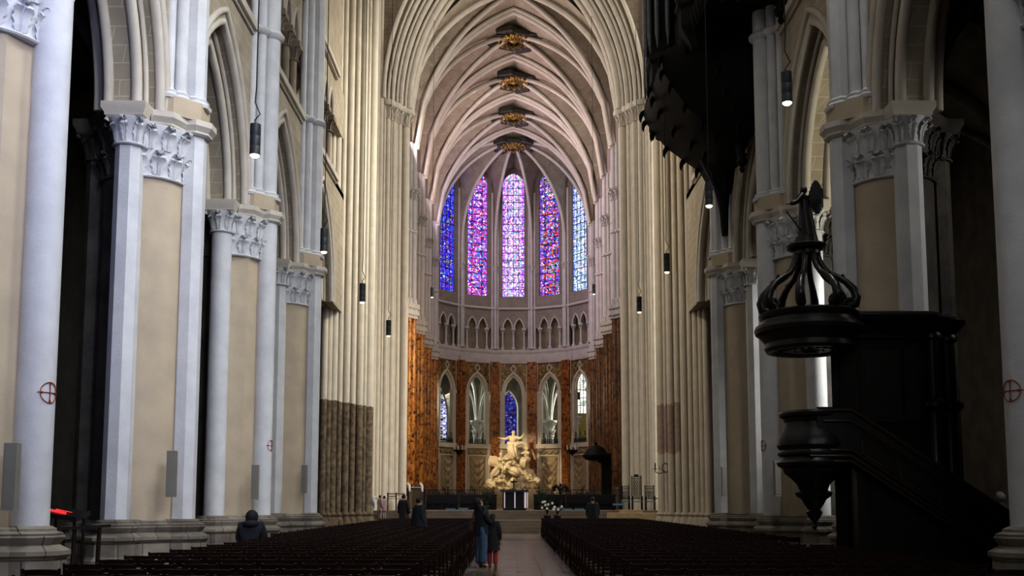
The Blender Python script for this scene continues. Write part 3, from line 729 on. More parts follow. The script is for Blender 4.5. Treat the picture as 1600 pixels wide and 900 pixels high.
for i in range(-3, 4):
    tf = facet_tf(i)
    for s in (-.5, .5):
        g = 16; h = 6; vs = []; fs = []
        wall = []
        WA = [(s*2*u, z) for u, z in arch(0, HW-.10, 30.1, 2.35, 14)[:15]]    # left springing to apex
        for j in range(g+1):
            t = j/g; rp_ = ribp(i+s, t)
            if t < .8:
                q = (1-t/.8)*14; i0 = min(13, int(q)); fr = q-i0
                u = -(WA[i0][0]*(1-fr)+WA[i0+1][0]*fr); z = WA[i0][1]*(1-fr)+WA[i0+1][1]*fr
                wp = Vector(tf(abs(u)*(1 if s > 0 else -1), z, .1))
            else:
                q = (t-.8)/.2; wp = Vector(tf((1 if s > 0 else -1)*(HW-.12), 30.1-q*7.0, .1))
            for m_ in range(h+1):
                w_ = m_/h; p = rp_.lerp(wp, w_); p.z += .25*math.sin(PI*w_)*(1-t); vs.append(p)
        for j in range(g):
            for m_ in range(h): q = j*(h+1)+m_; fs.append((q, q+1, q+h+2, q+h+1))
        v.add(vs, fs)
# cells between the last transverse arch and the first apse ribs
for s in (-1, 1):
    vs = []; fs = []; g = 16
    for j in range(g+1):
        t = j/g; rp_ = ribp(s*3.5, t); tt = s*(t/.8 if t < .8 else 1.0)
        wp = Vector((tt*HS, 84.9, T(tt, 84.9)+.1 if t < .8 else 25-(t-.8)*10))
        vs += [rp_, wp]
    for j in range(g): fs.append((2*j, 2*j+1, 2*j+3, 2*j+2))
    v.add(vs, fs)
part_label(v.build('apse_vault', M['web'], ceil, 50, fix=False), 'vault cells over the apse')
boss((KEY.x, KEY.y, KEY.z-.25), ceil)

# ------------------------------------------------------------------ apse windows
PAL = {
 -2: [(.02, .03, .9), (.03, .10, 1), (.05, .02, .55), (.10, .25, 1), (.55, .65, 1), (.02, .02, .7), (.35, .4, .1), (.01, .01, .35), (.15, .1, .9), (.3, .05, .3)],
 -1: [(.25, .05, .9), (.8, .02, .08), (1, .75, 1), (.12, .05, .8), (.9, .55, .95), (.5, .02, .15), (1, .9, 1), (.05, .05, .4), (.35, .12, .85), (.05, .35, .8), (.75, .1, .3)],
 0: [(.55, .2, 1), (1, .8, 1), (.35, .12, .95), (1, .92, 1), (.75, .35, .95), (.95, .6, 1), (.2, .1, .9), (.25, .55, .9), (.85, .2, .5), (1, .85, .95), (.5, .25, .9), (.3, .7, .5)],
 1: [(.15, .08, .9), (.75, .02, .05), (.85, .6, .95), (.08, .4, .9), (.5, .1, .4), (.1, .03, .55), (.95, .8, 1), (.1, .4, .2), (.4, .1, .8), (.9, .2, .05), (.03, .02, .2)],
 2: [(.25, .35, 1), (.8, .95, 1), (.95, 1, 1), (.15, .3, .95), (.6, .85, 1), (1, 1, 1), (.35, .6, 1), (.5, .3, .8), (.85, .9, 1), (.4, .75, .75)],
}
PAL[-3] = PAL[-2]; PAL[3] = PAL[2]
STR = {-3: 1.5, -2: 1.6, -1: 1.7, 0: 1.75, 1: 1.5, 2: 1.7, 3: 1.6}
BRD = {-3: (.05, .08, 1), -2: (.05, .08, 1), -1: (.5, .15, .9), 0: (.5, .12, 1), 1: (.25, .1, .8), 2: (.2, .3, 1), 3: (.2, .3, 1)}
WLAB = {-3: 'blue', -2: 'mostly blue lancet at the far left of the apse', -1: 'red and violet lancet left of centre', 0: 'pink and violet central lancet', 1: 'red and blue lancet right of centre', 2: 'pale blue and white lancet at the far right', 3: 'x'}
for i in range(-3, 4):
    th = i*STEP
    fr = MB(); tf = facet_tf(i)
    def P(u, z, d=0): return tf(u, z, .34+d)
    rim = MB(); ar = arch(0, WHW, WSPR, WTOP-WSPR)
    rim.tube([P(u, z, -.24) for u, z in [(-WHW-.05, WSILL)]+[(u*1.05, z+.03) for u, z in ar]+[(WHW+.05, WSILL)]], .07, 6)
    rim.tube([P(u, z, -.26) for u, z in [(-WHW-.32, WSPR-1.5)]+arch(0, WHW+.32, WSPR, WTOP-WSPR+.3)+[(WHW+.32, WSPR-1.5)]], .07, 6)
    wn = rim.build('window_%d' % (i+4), M['apse_wall'], None, 50); struct(wn)
    # glass in its own local frame so that the pattern is upright on every facet
    gm = glassmat('stained_glass_%d' % (i+4), PAL[i], STR[i], 7.2 if i else 8.2, BRD[i], lead=.045)
    pts = [(-WHW, WSILL), (WHW, WSILL)]+[(u, z) for u, z in reversed(ar)]
    me = bpy.data.meshes.new('stained_glass'); tr = tessellate_polygon([[Vector((u, z, 0)) for u, z in pts]])
    me.from_pydata([(u, 0, z) for u, z in pts], [], [tuple(t) for t in tr]); me.materials.append(gm); me.update()
    g = bpy.data.objects.new('stained_glass', me); COL.objects.link(g); g.parent = wn; g.location = tf(0, 0, .34); g.rotation_euler = (0, 0, -th)
    reg(g, wn)
    bars = MB()
    nb = 17
    for k in range(1, nb):
        z = WSILL+(WTOP-WSILL)*k/nb
        hw = WHW if z < WSPR else max(.1, WHW*math.sqrt(max(0, 1-((z-WSPR)/(WTOP-WSPR))**1.4)))
        bars.obox(Vector(P(0, z, -.03)), Vector((math.cos(th), -math.sin(th), 0))*hw, (0, 0, .026), Vector((math.sin(th), math.cos(th), 0))*.02)
    for u in ((-.5, 0, .5) if i in (0, -3, 3, -2, 2) else (-.5, .5)):
        zt = WSPR+(WTOP-WSPR)*(.95 if u == 0 else .62)
        bars.obox(Vector(P(u, (WSILL+zt)/2, -.03)), Vector((math.cos(th), -math.sin(th), 0))*.022, (0, 0, (zt-WSILL)/2), Vector((math.sin(th), math.cos(th), 0))*.02)
    part_label(bars.build('iron_bars', M['iron'], wn, 0), 'dark iron bars across the glass')

# ------------------------------------------------------------------ ambulatory seen through the apse arcade
w = MB()
RB = 16.0
for i in range(-4, 5):
    a0, a1 = (i-.5)*STEP*.9, (i+.5)*STEP*.9
    p0 = (RB*math.sin(a0), 84.9+RB*math.cos(a0)); p1 = (RB*math.sin(a1), 84.9+RB*math.cos(a1))
    w.add([(*p0, 0), (*p1, 0), (*p1, 17), (*p0, 17)], [(0, 1, 2, 3)])
for i in range(-4, 5):
    a0, a1 = (i-.5)*STEP*.9, (i+.5)*STEP*.9
    w.add([(r_*math.sin(a_), 84.9+r_*math.cos(a_), 13.9) for r_, a_ in ((RA+.6, a0), (RA+.6, a1), (RB, a1), (RB, a0))], [(0, 1, 2, 3)])
struct(w.build('wall_ambulatory', M['aisle_stone'], None, 0, fix=False))
for (px, lab) in ((746, 'pale green ambulatory column with leafy capital left of the statue'), (859, 'pale green ambulatory column with leafy capital right of the statue'), (899.5, 'brightly lit slim ambulatory column at the right end of the apse')):
    Y = 96.8 if px < 880 else 94.0
    c = at(px, 700, Y); r = .40 if px < 880 else .26
    zc = at(px, 682, Y).z if px < 880 else at(px, 668, Y).z; zt = at(px, 661, Y).z if px < 880 else at(px, 654, Y).z
    t = thing('ambulatory_column', lab, 'column', (c.x, c.y, 1.07), 'columns of the ambulatory')
    MB().lathe([(r+.2, 1.07), (r+.2, 1.6), (r, 1.8), (r, zc)], (c.x, c.y), 20).build('shaft', M['white'], t)
    k = MB(); capital(k, (c.x, c.y), r, zc, zt, 16, 0, 8, 2, .22); k.lathe([(r+.28, zt-.02), (r+.34, zt+.1), (r+.34, zt+.2)], (c.x, c.y), 8, PI/8); k.build('capital', M['white'], t, 50)
    for ang, hx, top in () if px > 880 else ((-1.9, 2.2, 13.6), (-1.2, 2.6, 13.7), (-.3, 2.4, 13.6), (.3+PI, 2.4, 13.6), (1.2, 2.6, 13.7), (2.0, 2.4, 13.6)):
        pts = [(c.x+math.cos(ang)*hx*(1-math.cos(q*PI/2))+math.cos(ang)*.2, c.y+math.sin(ang)*hx*(1-math.cos(q*PI/2))+math.sin(ang)*.2, zt+.15+(top-zt-.15)*math.sin(q*PI/2)) for q in [j/10 for j in range(11)]]
        MB().tube(pts, .11, 8).build('rib', M['white'], t, 50)
def low_window(name, x0, x1, ybot, yspr, ytop, Y, pal, st, cell, border, lab, nb=8, diamonds=False):
    A, B = at(x0, 700, Y).x, at(x1, 700, Y).x; hw = (B-A)/2; cx = (A+B)/2
    z0, zs, zt = at(cx, ybot, Y).z, at(cx, yspr, Y).z, at(cx, ytop, Y).z
    fr = MB(); ar = arch(0, hw, zs, zt-zs)
    pts = [(cx+u, Y, z) for u, z in [(-hw, z0)]+ar+[(hw, z0)]]
    fr.tube(pts, .09, 6); wn = struct(fr.build(name, M['lilac'], None, 50))
    me = bpy.data.meshes.new('stained_glass'); pl = [(-hw, z0), (hw, z0)]+list(reversed(ar)); tr = tessellate_polygon([[Vector((u, z, 0)) for u, z in pl]])
    me.from_pydata([(u, 0, z) for u, z in pl], [], [tuple(t) for t in tr]); me.materials.append(glassmat(name+'_glass', pal, st, cell, border, hw)); me.update()
    g = bpy.data.objects.new('stained_glass', me); COL.objects.link(g); g.parent = wn; g.location = (cx, Y, 0); reg(g, wn)
    b = MB()
    if diamonds:
        k = 0; z = z0
        while z < zt-1.0:
            b.tube([(cx-hw, Y-.04, z), (cx+hw, Y-.04, z+.8)], .035, 5); b.tube([(cx+hw, Y-.04, z), (cx-hw, Y-.04, z+.8)], .035, 5)
            b.tube([(cx+.33*math.cos(q*PI/5), Y-.04, z+.4+.33*math.sin(q*PI/5)) for q in range(10)], .03, 5, closed=True); z += .8
        b.tube([(cx, Y-.04, z0), (cx, Y-.04, zt)], .03, 5)
    else:
        for k in range(1, nb):
            z = z0+(zs+.4-z0)*k/nb; b.box(cx-hw, cx+hw, Y-.06, Y-.02, z-.03, z+.03)
        for u in (-.5, 0, .5): b.box(cx+u*hw-.025, cx+u*hw+.025, Y-.06, Y-.02, z0, zs+(zt-zs)*.6)
    b.build('iron_bars', M['iron'], wn, 0)
low_window('window_8', 781.5, 808.5, 700, 640, 611, 99.6, [(.03, .04, .35), (.06, .08, .55), (.02, .02, .2), (.15, .2, .7), (.3, .35, .8), (.03, .03, .3), (.2, .08, .4)], .75, 6, (.03, .05, .4), '', 9)
low_window('window_9', 681, 699, 703, 650, 612, 95.2, [(.6, .6, 1), (.8, .85, 1), (.3, .35, .95), (.9, .95, 1)], 1.5, 3.5, (.3, .3, .9), '', 9, True)
low_window('window_10', 902, 922, 646, 604, 578, 95.4, [(.9, 1, .85), (1, 1, .9), (.95, 1, .8), (1, 1, 1)], 1.5, 3, (1, 1, .85), '', 4)
pA, pB = at(904, 700, 95.2), at(920, 646, 95.2)
tag(MB().box(pA.x, pB.x+.2, 95.2, 95.35, 1.07, pB.z).build('hanging_panel', M['ocher'], None, 0), 'ochre yellow panel below the bright window at the right of the apse', 'panel')
#@@PART3
# ------------------------------------------------------------------ skinned figures
def skin(name, nodes, edges, mat, parent, sub=2, root=0):
    """one continuous skinned surface over a skeleton: nodes = [(point, radius)]"""
    off = ORG[parent.name] if parent is not None else Vector((0, 0, 0))
    me = bpy.data.meshes.new(name+'_skeleton'); me.from_pydata([tuple(Vector(p)-off) for p, r in nodes], edges, []); me.update()
    o = bpy.data.objects.new(name+'_skeleton', me); COL.objects.link(o)
    m = o.modifiers.new('s', 'SKIN'); m.use_smooth_shade = True
    if not me.skin_vertices: me.attributes.new('x', 'FLOAT', 'POINT')
    for i, (p, r) in enumerate(nodes):
        rr = r if isinstance(r, tuple) else (r, r)
        sv = me.skin_vertices[0].data[i]; sv.radius = rr; sv.use_root = (i == root)
    s = o.modifiers.new('d', 'SUBSURF'); s.levels = sub; s.render_levels = sub
    bpy.context.view_layer.update()
    dg = bpy.context.evaluated_depsgraph_get()
    nm = bpy.data.meshes.new_from_object(o.evaluated_get(dg))
    bpy.data.objects.remove(o); bpy.data.meshes.remove(me)
    nm.name = name; nm.materials.clear(); nm.materials.append(mat)
    nm.polygons.foreach_set('use_smooth', [True]*len(nm.polygons))
    r_ = bpy.data.objects.new(name, nm); COL.objects.link(r_); r_.parent = parent; reg(r_, parent)
    return r_
class Fig:
    """human figure of height H standing at base, facing heading (radians, 0 = +y); joints in fractions of H: (right, forward, up)"""
    J0 = dict(pelvis=(0, 0, .52), waist=(0, .005, .61), chest=(0, .005, .72), neck=(0, 0, .82), skull=(0, .01, .875), crown=(0, .012, .955),
              sl=(-.105, 0, .80), el=(-.135, -.01, .63), wl=(-.13, .04, .49), hl=(-.128, .06, .45),
              sr=(.105, 0, .80), er=(.135, -.01, .63), wr=(.13, .04, .49), hr=(.128, .06, .45),
              pl=(-.052, 0, .49), kl=(-.055, .01, .28), al=(-.055, -.01, .045), tl=(-.06, .075, .018),
              pr=(.052, 0, .49), kr=(.055, .01, .28), ar=(.055, -.01, .045), tr=(.06, .075, .018))
    R0 = dict(pelvis=(.088, .062), waist=(.074, .055), chest=(.092, .065), neck=.032, skull=(.046, .056), crown=(.040, .046), sl=.038, el=.026, wl=.018, hl=(.022, .012), sr=.038, er=.026, wr=.018, hr=(.022, .012),
              pl=.052, kl=.036, al=.024, tl=.020, pr=.052, kr=.036, ar=.024, tr=.020)
    E = [('pelvis', 'waist'), ('waist', 'chest'), ('chest', 'neck'), ('neck', 'skull'), ('skull', 'crown'), ('chest', 'sl'), ('sl', 'el'), ('el', 'wl'), ('wl', 'hl'), ('chest', 'sr'), ('sr', 'er'), ('er', 'wr'), ('wr', 'hr'),
         ('pelvis', 'pl'), ('pl', 'kl'), ('kl', 'al'), ('al', 'tl'), ('pelvis', 'pr'), ('pr', 'kr'), ('kr', 'ar'), ('ar', 'tr')]
    def __init__(s, base, H, heading=0, joints=None, radii=None, tilt=None):
        s.base = Vector(base); s.H = H; s.h = heading; s.J = dict(s.J0); s.J.update(joints or {}); s.R = dict(s.R0); s.R.update(radii or {}); s.tilt = tilt
    def P(s, f):
        v = Vector(f)*s.H
        if s.tilt: v = s.tilt @ v
        c, n = math.cos(s.h), math.sin(s.h)
        return s.base + Vector((v.x*c - v.y*n, v.x*n + v.y*c, v.z))
    def body(s, mat, parent, name='body', hands=True, sub=2):
        names = list(s.J); idx = {n: i for i, n in enumerate(names)}
        def rr(r): return tuple(x*s.H for x in r) if isinstance(r, tuple) else r*s.H
        nodes = [(s.P(s.J[n]), rr(s.R[n])) for n in names]; edges = [(idx[a], idx[b]) for a, b in s.E]
        if hands:
            for side, h, w in ((-1, 'hl', 'wl'), (1, 'hr', 'wr')):
                H_, W_ = Vector(s.J[h]), Vector(s.J[w]); d = (H_-W_).normalized(); sd = d.cross(Vector((side*.3, .2, .9))); sd.normalize(); up = sd.cross(d)
                for k, (off, ln) in enumerate(((-.016, .030), (-.006, .038), (.004, .036), (.013, .028))):
                    a = H_ + d*.010 + sd*off; b = a + d*ln*.6 - up*.004; c = b + d*ln*.5 - up*.014
                    n0 = len(nodes); nodes += [(s.P(b), .0062*s.H), (s.P(c), .0052*s.H)]; edges += [(idx[h], n0), (n0, n0+1)]
                a = W_.lerp(H_, .55) + sd*.022 + d*.01; n0 = len(nodes); nodes += [(s.P(a), .007*s.H), (s.P(a+d*.022-up*.008), .006*s.H)]; edges += [(idx[h], n0), (n0, n0+1)]
        # nose and chin give the head a face
        S, C = Vector(s.J['skull']), Vector(s.J['crown']); upv = (C-S).normalized()
        fw = Vector((0, 1, 0)) - upv*upv.y; fw.normalize(); s.fw, s.upv = fw, upv
        o = skin(name, nodes, edges, mat, parent, sub)
        return o
    def face(s, body, brow, lip=None):
        S, C = Vector(s.J['skull']), Vector(s.J['crown']); fw, up = s.fw, s.upv; rt = fw.cross(up)
        m = S.lerp(C, .5)
        b = MB()
        b.loft([[s.P(m+fw*.052+up*.012+rt*.003), s.P(m+fw*.052+up*.012-rt*.003), s.P(m+fw*.048+up*.012)], [s.P(m+fw*.066-up*.016+rt*.008), s.P(m+fw*.066-up*.016-rt*.008), s.P(m+fw*.048-up*.02)], [s.P(m+fw*.05-up*.022+rt*.006), s.P(m+fw*.05-up*.022-rt*.006), s.P(m+fw*.045-up*.022)]])
        for q in (-1, 1): b.ball(s.P(m+rt*q*.046-up*.004), .013*s.H, 8, 5)
        b.build('nose_and_ears', body.data.materials[0], body, 60)
        e = MB()
        for q in (-1, 1): e.ball(s.P(m+fw*.048+rt*q*.017+up*.008), .006*s.H, 8, 5)
        e.ball(s.P(m+fw*.05-up*.034), (.014*s.H, .008*s.H, .004*s.H), 8, 5)
        e.build('eyes_and_mouth', brow, body, 60)
    def clothes(s, name, parts, mat, parent, grow, extra=None, sub=2):
        names = []; edges = []
        for a, b in parts:
            for n in (a, b):
                if n not in names: names.append(n)
            edges.append((names.index(a), names.index(b)))
        nodes = []
        for n in names:
            r = (extra or {}).get(n, s.R[n])
            if parts is LEGS and n in ('waist', 'pelvis') and not (extra or {}).get(n): r = .062 if n == 'waist' else .068
            r = r if isinstance(r, tuple) else (r, r)
            nodes.append((s.P(s.J[n]), tuple((x+grow)*s.H for x in r)))
        return skin(name, nodes, edges, mat, parent, sub)
UP = [('pelvis', 'waist'), ('waist', 'chest'), ('chest', 'sl'), ('sl', 'el'), ('el', 'wl'), ('chest', 'sr'), ('sr', 'er'), ('er', 'wr')]
LEGS = [('waist', 'pelvis'), ('pelvis', 'pl'), ('pl', 'kl'), ('kl', 'al'), ('pelvis', 'pr'), ('pr', 'kr'), ('kr', 'ar')]

# ------------------------------------------------------------------ pulpit
PY = 18.0; PC = (5.15, PY)
t = thing('pulpit', 'tall black carved oak pulpit with round canopy and long staircase on the right', 'pulpit', (6.4, 18.2, 0))
mo = M['oak']
# backing cabinet that carries the canopy
c = MB(); poly = [(5.62, 18.3), (7.20, 18.3), (7.36, 18.36), (7.50, 18.5), (7.55, 18.7), (7.55, 19.5), (6.12, 19.5)]
c.prism(poly, 0, 4.45)
for x0, x1 in ((5.75, 6.05), (6.15, 6.85), (6.93, 7.17)):
    c.box(x0, x1, 18.26, 18.32, 2.9, 4.2); c.box(x0+.06, x1-.06, 18.24, 18.28, 2.98, 4.12)
c.build('back_cabinet', mo, t, 30)
def off(poly, d):
    cx = sum(p[0] for p in poly)/len(poly); cy = sum(p[1] for p in poly)/len(poly)
    return [(x+d*(1 if x > cx else -1), y+d*(1 if y > cy else -1)) for x, y in poly]
c = MB()
prof = [(0, 4.38), (.05, 4.42), (.05, 4.5), (.10, 4.56), (.14, 4.68), (.20, 4.74), (.22, 4.82), (.18, 4.88), (.12, 4.9)]
c.loft([[(x, y, z) for x, y in off(poly, d)] for d, z in prof]); c.build('cabinet_cornice', mo, t, 25)
for cx, cy, r, zt in ((7.50, 18.45, .15, 4.4), (7.90, 18.75, .16, 4.40)):
    b = MB(); b.lathe([(r+.08, 0), (r+.08, 1.3), (r+.04, 1.4), (r, 1.46), (r*.95, 3.1), (r+.10, 3.18), (r+.10, 3.26), (r*.95, 3.34), (r*.9, zt), (r+.05, zt+.03), (r+.05, zt+.1), (r+.02, zt+.14), (r+.16, zt+.3), (r+.2, zt+.38), (r+.16, zt+.44), (0, zt+.45)], (cx, cy), 24)
    b.build('engaged_column', mo, t, 40)
# canopy
b = MB()
b.lathe([(0, 4.16), (.35, 4.14), (.60, 4.16), (.66, 4.12), (.74, 4.12), (.78, 4.18), (.76, 4.27), (.80, 4.33), (.86, 4.40), (.93, 4.45), (.95, 4.52), (.93, 4.58), (.84, 4.61), (.82, 4.68), (.86, 4.74), (.87, 4.79), (.82, 4.82), (0, 4.86)], PC, 48)
can = b.build('canopy', mo, t, 30)
b = MB()
for k in range(24): b.ball((PC[0]+.5*math.cos(k*PI/12), PC[1]+.5*math.sin(k*PI/12), 4.14), (.06, .06, .03), 8, 5)
for k in range(8): leaf(b, PC, k*PI/4, .05, 4.10, .06, .2, .2)
b.build('carved_rosette', mo, can, 50)
b = MB(); b.box(5.3, 6.0, 18.1, 18.7, 4.2, 4.6); b.build('canopy_bracket', mo, t, 0)
ZT = 4.83
for k in range(8):
    a = k*PI/4+.35; ca, sa = math.cos(a), math.sin(a)
    pts = [(.70, .06), (.80, .10), (.83, .22), (.78, .36), (.66, .50), (.52, .60), (.38, .68), (.28, .80), (.22, .93), (.19, 1.04)]
    rr = [.085, .09, .085, .075, .062, .055, .052, .052, .055, .06]
    b = MB(); b.tube([(PC[0]+ca*r, PC[1]+sa*r, ZT+z) for r, z in pts], rr, 8)
    b.tube([(PC[0]+ca*(.72+.09*math.cos(q)), PC[1]+sa*(.72+.09*math.cos(q)), ZT+.10+.09*math.sin(q)) for q in [j*PI/5 for j in range(10)]], .04, 6, closed=True)
    b.tube([(PC[0]+ca*.60, PC[1]+sa*.60, ZT+.53), (PC[0]+ca*.63, PC[1]+sa*.63, ZT+.60), (PC[0]+ca*.60, PC[1]+sa*.60, ZT+.64)], [.04, .03, .02], 6)
    b.build('scroll_bracket', mo, can, 50)
b = MB(); b.lathe([(0, 5.82), (.22, 5.82), (.25, 5.88), (.24, 5.94), (.34, 5.99), (.36, 6.04), (.30, 6.08), (.22, 6.10), (.2, 6.2), (0, 6.22)], PC, 16); b.build('crown_ring', mo, can, 30)
# open book and trumpet lying on the canopy are carved with it
b = MB(); b.obox((5.55, 17.85, 4.98), (.16, 0, .10), (0, .14, 0), (-.012, 0, .02)); b.obox((5.60, 17.8, 4.92), (.12, .05, .10), (-.04, .1, 0), (-.012, 0, .02)); b.build('carved_book', mo, can, 0)
# tub
tub = MB()
tub.lathe([(0, .98), (.03, 1.0), (.05, 1.06), (.03, 1.10), (.05, 1.15), (.10, 1.2), (.14, 1.3), (.10, 1.34), (.17, 1.44), (.21, 1.52), (.30, 1.58), (.32, 1.64), (.24, 1.68), (.28, 1.78), (.40, 1.90), (.50, 1.98), (.52, 2.06), (.60, 2.10), (.62, 2.16), (.58, 2.2), (.55, 2.26), (.60, 2.30), (.60, 2.34), (.57, 2.38),
           (.61, 2.46), (.60, 2.54), (.56, 2.64), (.50, 2.75), (.47, 2.86), (.49, 2.93), (.56, 2.97), (.57, 3.02), (.54, 3.06), (.46, 3.06), (.46, 2.2), (0, 2.2)], PC, 16, PI/16)
tub.build('tub', mo, t, 25)
# stair: two sloping parapets, treads, support wall
for y0, y1 in ((17.50, 17.58), (18.22, 18.30)):
    b = MB(); pl = [(5.1, 2.22), (5.65, 2.22), (8.42, .40), (8.42, 1.17), (5.70, 3.0), (5.1, 3.0)]
    b.plate(pl, [], y0, y1, lambda u, z, d: (u, d, z)); pr = b.build('stair_parapet', mo, t, 0)
    b = MB(); b.tube([(5.1, (y0+y1)/2, 3.05), (5.70, (y0+y1)/2, 3.05), (8.46, (y0+y1)/2, 1.19)], .055, 8, flat=1.3); b.build('handrail', M['oak2'], pr, 50)
    b = MB(); yy = y0-.03 if y0 < 18 else y1+.03
    for dz, r in ((.02, .035), (.12, .028), (-.07, .03)):
        b.tube([(4.95, yy, 2.24+dz), (5.66, yy, 2.24+dz), (8.42, yy, .42+dz)], r, 8)
    b.tube([(5.2, yy, 2.86), (5.68, yy, 2.86), (8.42, yy, 1.02)], .02, 8)
    for k in range(4):
        x0 = 5.85+k*.64; f = lambda x: -(x-5.68)*.664
        pts = [(x0, yy+.01, 2.42+f(x0)), (x0+.54, yy+.01, 2.42+f(x0+.54)), (x0+.54, yy+.01, 2.80+f(x0+.54)), (x0, yy+.01, 2.80+f(x0))]
        b.tube(pts, .018, 6, closed=True)
    b.build('parapet_moulding', M['oak2'], pr, 50)
for k in range(12):
    x = 5.7+k*.226; z = 2.2-k*.15
    MB().box(x, x+.245, 17.58, 18.22, z-.05, z).build('tread', mo, t, 0)
b = MB(); b.plate([(5.80, 0), (8.38, 0), (8.38, .42), (5.80, 2.12)], [], 17.72, 17.8, lambda u, z, d: (u, d, z)); b.box(5.78, 5.92, 17.6, 17.9, 0, 2.1)
for k in range(4): b.box(6.05+k*.6, 6.08+k*.6, 17.70, 17.73, 0, 1.82-k*.4)
b.build('stair_support_wall', mo, t, 0)
# angel carved on top
ag = Fig((5.13, PY, 6.2), .94, 1.15, dict(sl=(-.11, .02, .80), el=(-.20, .10, .66), wl=(-.26, .22, .62), hl=(-.27, .26, .62), sr=(.11, .0, .80), er=(.15, -.02, .64), wr=(.14, .06, .52), hr=(.14, .09, .48), crown=(0, .03, .965), skull=(0, .015, .885)))
an = thing('angel_statue', 'dark carved angel with wings and trumpet standing on the pulpit canopy', 'statue', (5.13, PY, 6.2))
bd = ag.body(mo, an)
def robe(fig, z0, z1, r0, r1, mat, parent, name='robe', n=28, folds=9, lean=(0, 0), amp=.02):
    b = MB(); rings = []
    for j in range(11):
        q = j/10; z = z0+(z1-z0)*q; r = r0+(r1-r0)*q
        rings.append([fig.P((math.cos(2*PI*k/n)*(r+amp*(1-q)*math.cos(folds*2*PI*k/n+j*.35))+lean[0]*(1-q), math.sin(2*PI*k/n)*(r*.85+amp*(1-q)*math.cos(folds*2*PI*k/n+j*.35))+lean[1]*(1-q), z)) for k in range(n)])
    b.loft(rings); return b.build(name, mat, parent, 60)
robe(ag, 0.0, .80, .20, .115, mo, an, lean=(.0, -.05), amp=.014)
ag.clothes('sleeves', UP, mo, an, .03)
def wing(fig, side, root, mat, parent, span=.40, drop=.45, rise=.16, back=-.16):
    b = MB(); rings = []
    top = []; bot = []
    for j in range(9):
        q = j/8
        top.append(Vector(root)+Vector((side*span*(.25*q+.1*math.sin(q*PI)), back*q-.03, rise*math.sin(q*PI*.8))))
        bot.append(Vector(root)+Vector((side*span*(.25*q+.1), back*q*.9-.05, -drop*math.sin(PI*(.25+.6*q))*(.6+.5*q))))
    for j in range(9):
        w = Vector((.012, .012, 0)); m = top[j].lerp(bot[j], .5)+Vector((side*.02, 0, 0))
        rings.append([fig.P(top[j]), fig.P(m+w), fig.P(bot[j]), fig.P(m-w)])
    b.loft(rings)
    for j in range(1, 9):
        b.tube([fig.P(top[j]), fig.P(top[j].lerp(bot[j], .6)+Vector((side*.025, 0, 0))), fig.P(bot[j]+Vector((0, -.01, -.03)))], [.012*fig.H, .016*fig.H, .006*fig.H], 6)
    return b.build('wing', mat, parent, 60)
wing(ag, -1, (-.03, -.06, .80), mo, an, .34, .40, .26, -.24); wing(ag, 1, (.03, -.06, .80), mo, an, .34, .40, .26, -.24)
b = MB(); a0 = Vector(at(1229, 331, PY-.25)); a1 = Vector(at(1258, 369, PY-.1)); b.tube([a0, a1], [.012, .016], 8); b.build('trumpet', mo, an, 50)
hb = MB(); hb.ball(ag.P((0, -.005, .93)), (.066, .07, .07), 12, 8); hb.build('hair', mo, an, 60)

# ------------------------------------------------------------------ organ hung on the right wall
t = thing('organ_case', 'black carved organ case hanging on the right wall above the arcade', 'organ', (6.0, 31, 12))
og = M['organ']
g = MB(); g.box(5.0, 7.22, 26.0, 36.6, 15.2, 16.5)
for k in range(27):
    y = 26.1+k*.4; g.lathe([(0, 14.72), (.05, 14.78), (.10, 14.95), (.14, 15.1), (.14, 15.25)], (5.05, y), 8)
for k in range(5): g.lathe([(0, 14.72), (.05, 14.78), (.10, 14.95), (.14, 15.1), (.14, 15.25)], (5.05+k*.42, 26.05), 8)
g.build('gallery', og, t, 30)
g = MB(); g.box(5.35, 7.22, 26.4, 36.2, 16.5, 22.5)
for k in range(9): g.box(5.3, 5.38, 26.6+k*1.05, 26.75+k*1.05, 16.5, 22.4)
for k in range(4): g.box(5.5+k*.36, 5.56+k*.36, 26.34, 26.42, 16.6, 22.4)
g.build('upper_case', og, t, 0)
b = MB(); secs = [(15.3, 4.6, 28.3, 36.4), (15.0, 4.45, 28.4, 36.2), (14.6, 4.5, 28.5, 36.0), (14.2, 4.75, 28.6, 35.9), (13.6, 5.2, 28.8, 35.7), (13.1, 5.75, 29.0, 35.4), (12.75, 6.2, 29.4, 35.1), (12.35, 6.6, 32.4, 34.9), (11.9, 6.85, 33.4, 34.6), (11.4, 7.1, 33.8, 34.3)]
rings = []
for z, xi, ya, yb in secs:
    ym = (ya+yb)/2; rings.append([(7.22, ya, z), (xi+.5*(7.22-xi), ya+.05*(yb-ya), z), (xi, ya+.22*(yb-ya), z), (xi-.02, ym, z), (xi, yb-.22*(yb-ya), z), (xi+.5*(7.22-xi), yb-.05*(yb-ya), z), (7.22, yb, z)])
b.loft(rings); b.build('hanging_corbel', og, t, 25)
lv = random.Random(5)                           # carved leaves fringing the underside
for j in range(1, 7):
    for k in (1, 2, 3, 4):
        p = Vector(rings[j][k]); d = Vector((-.5, -.35 if k < 3 else .1, -.5)).normalized(); s = lv.uniform(.10, .18)
        b = MB(); b.tube([p+Vector((.1, .1, .1)), p+d*s*.3, p+d*s*.7+Vector((0, 0, -.04)), p+d*s*.9+Vector((0, 0, -.16)), p+d*s*.7+Vector((0, 0, -.27))], [.08, .10, .08, .045, .01], 6, flat=.6)
        b.build('carved_leaf', og, t, 50)
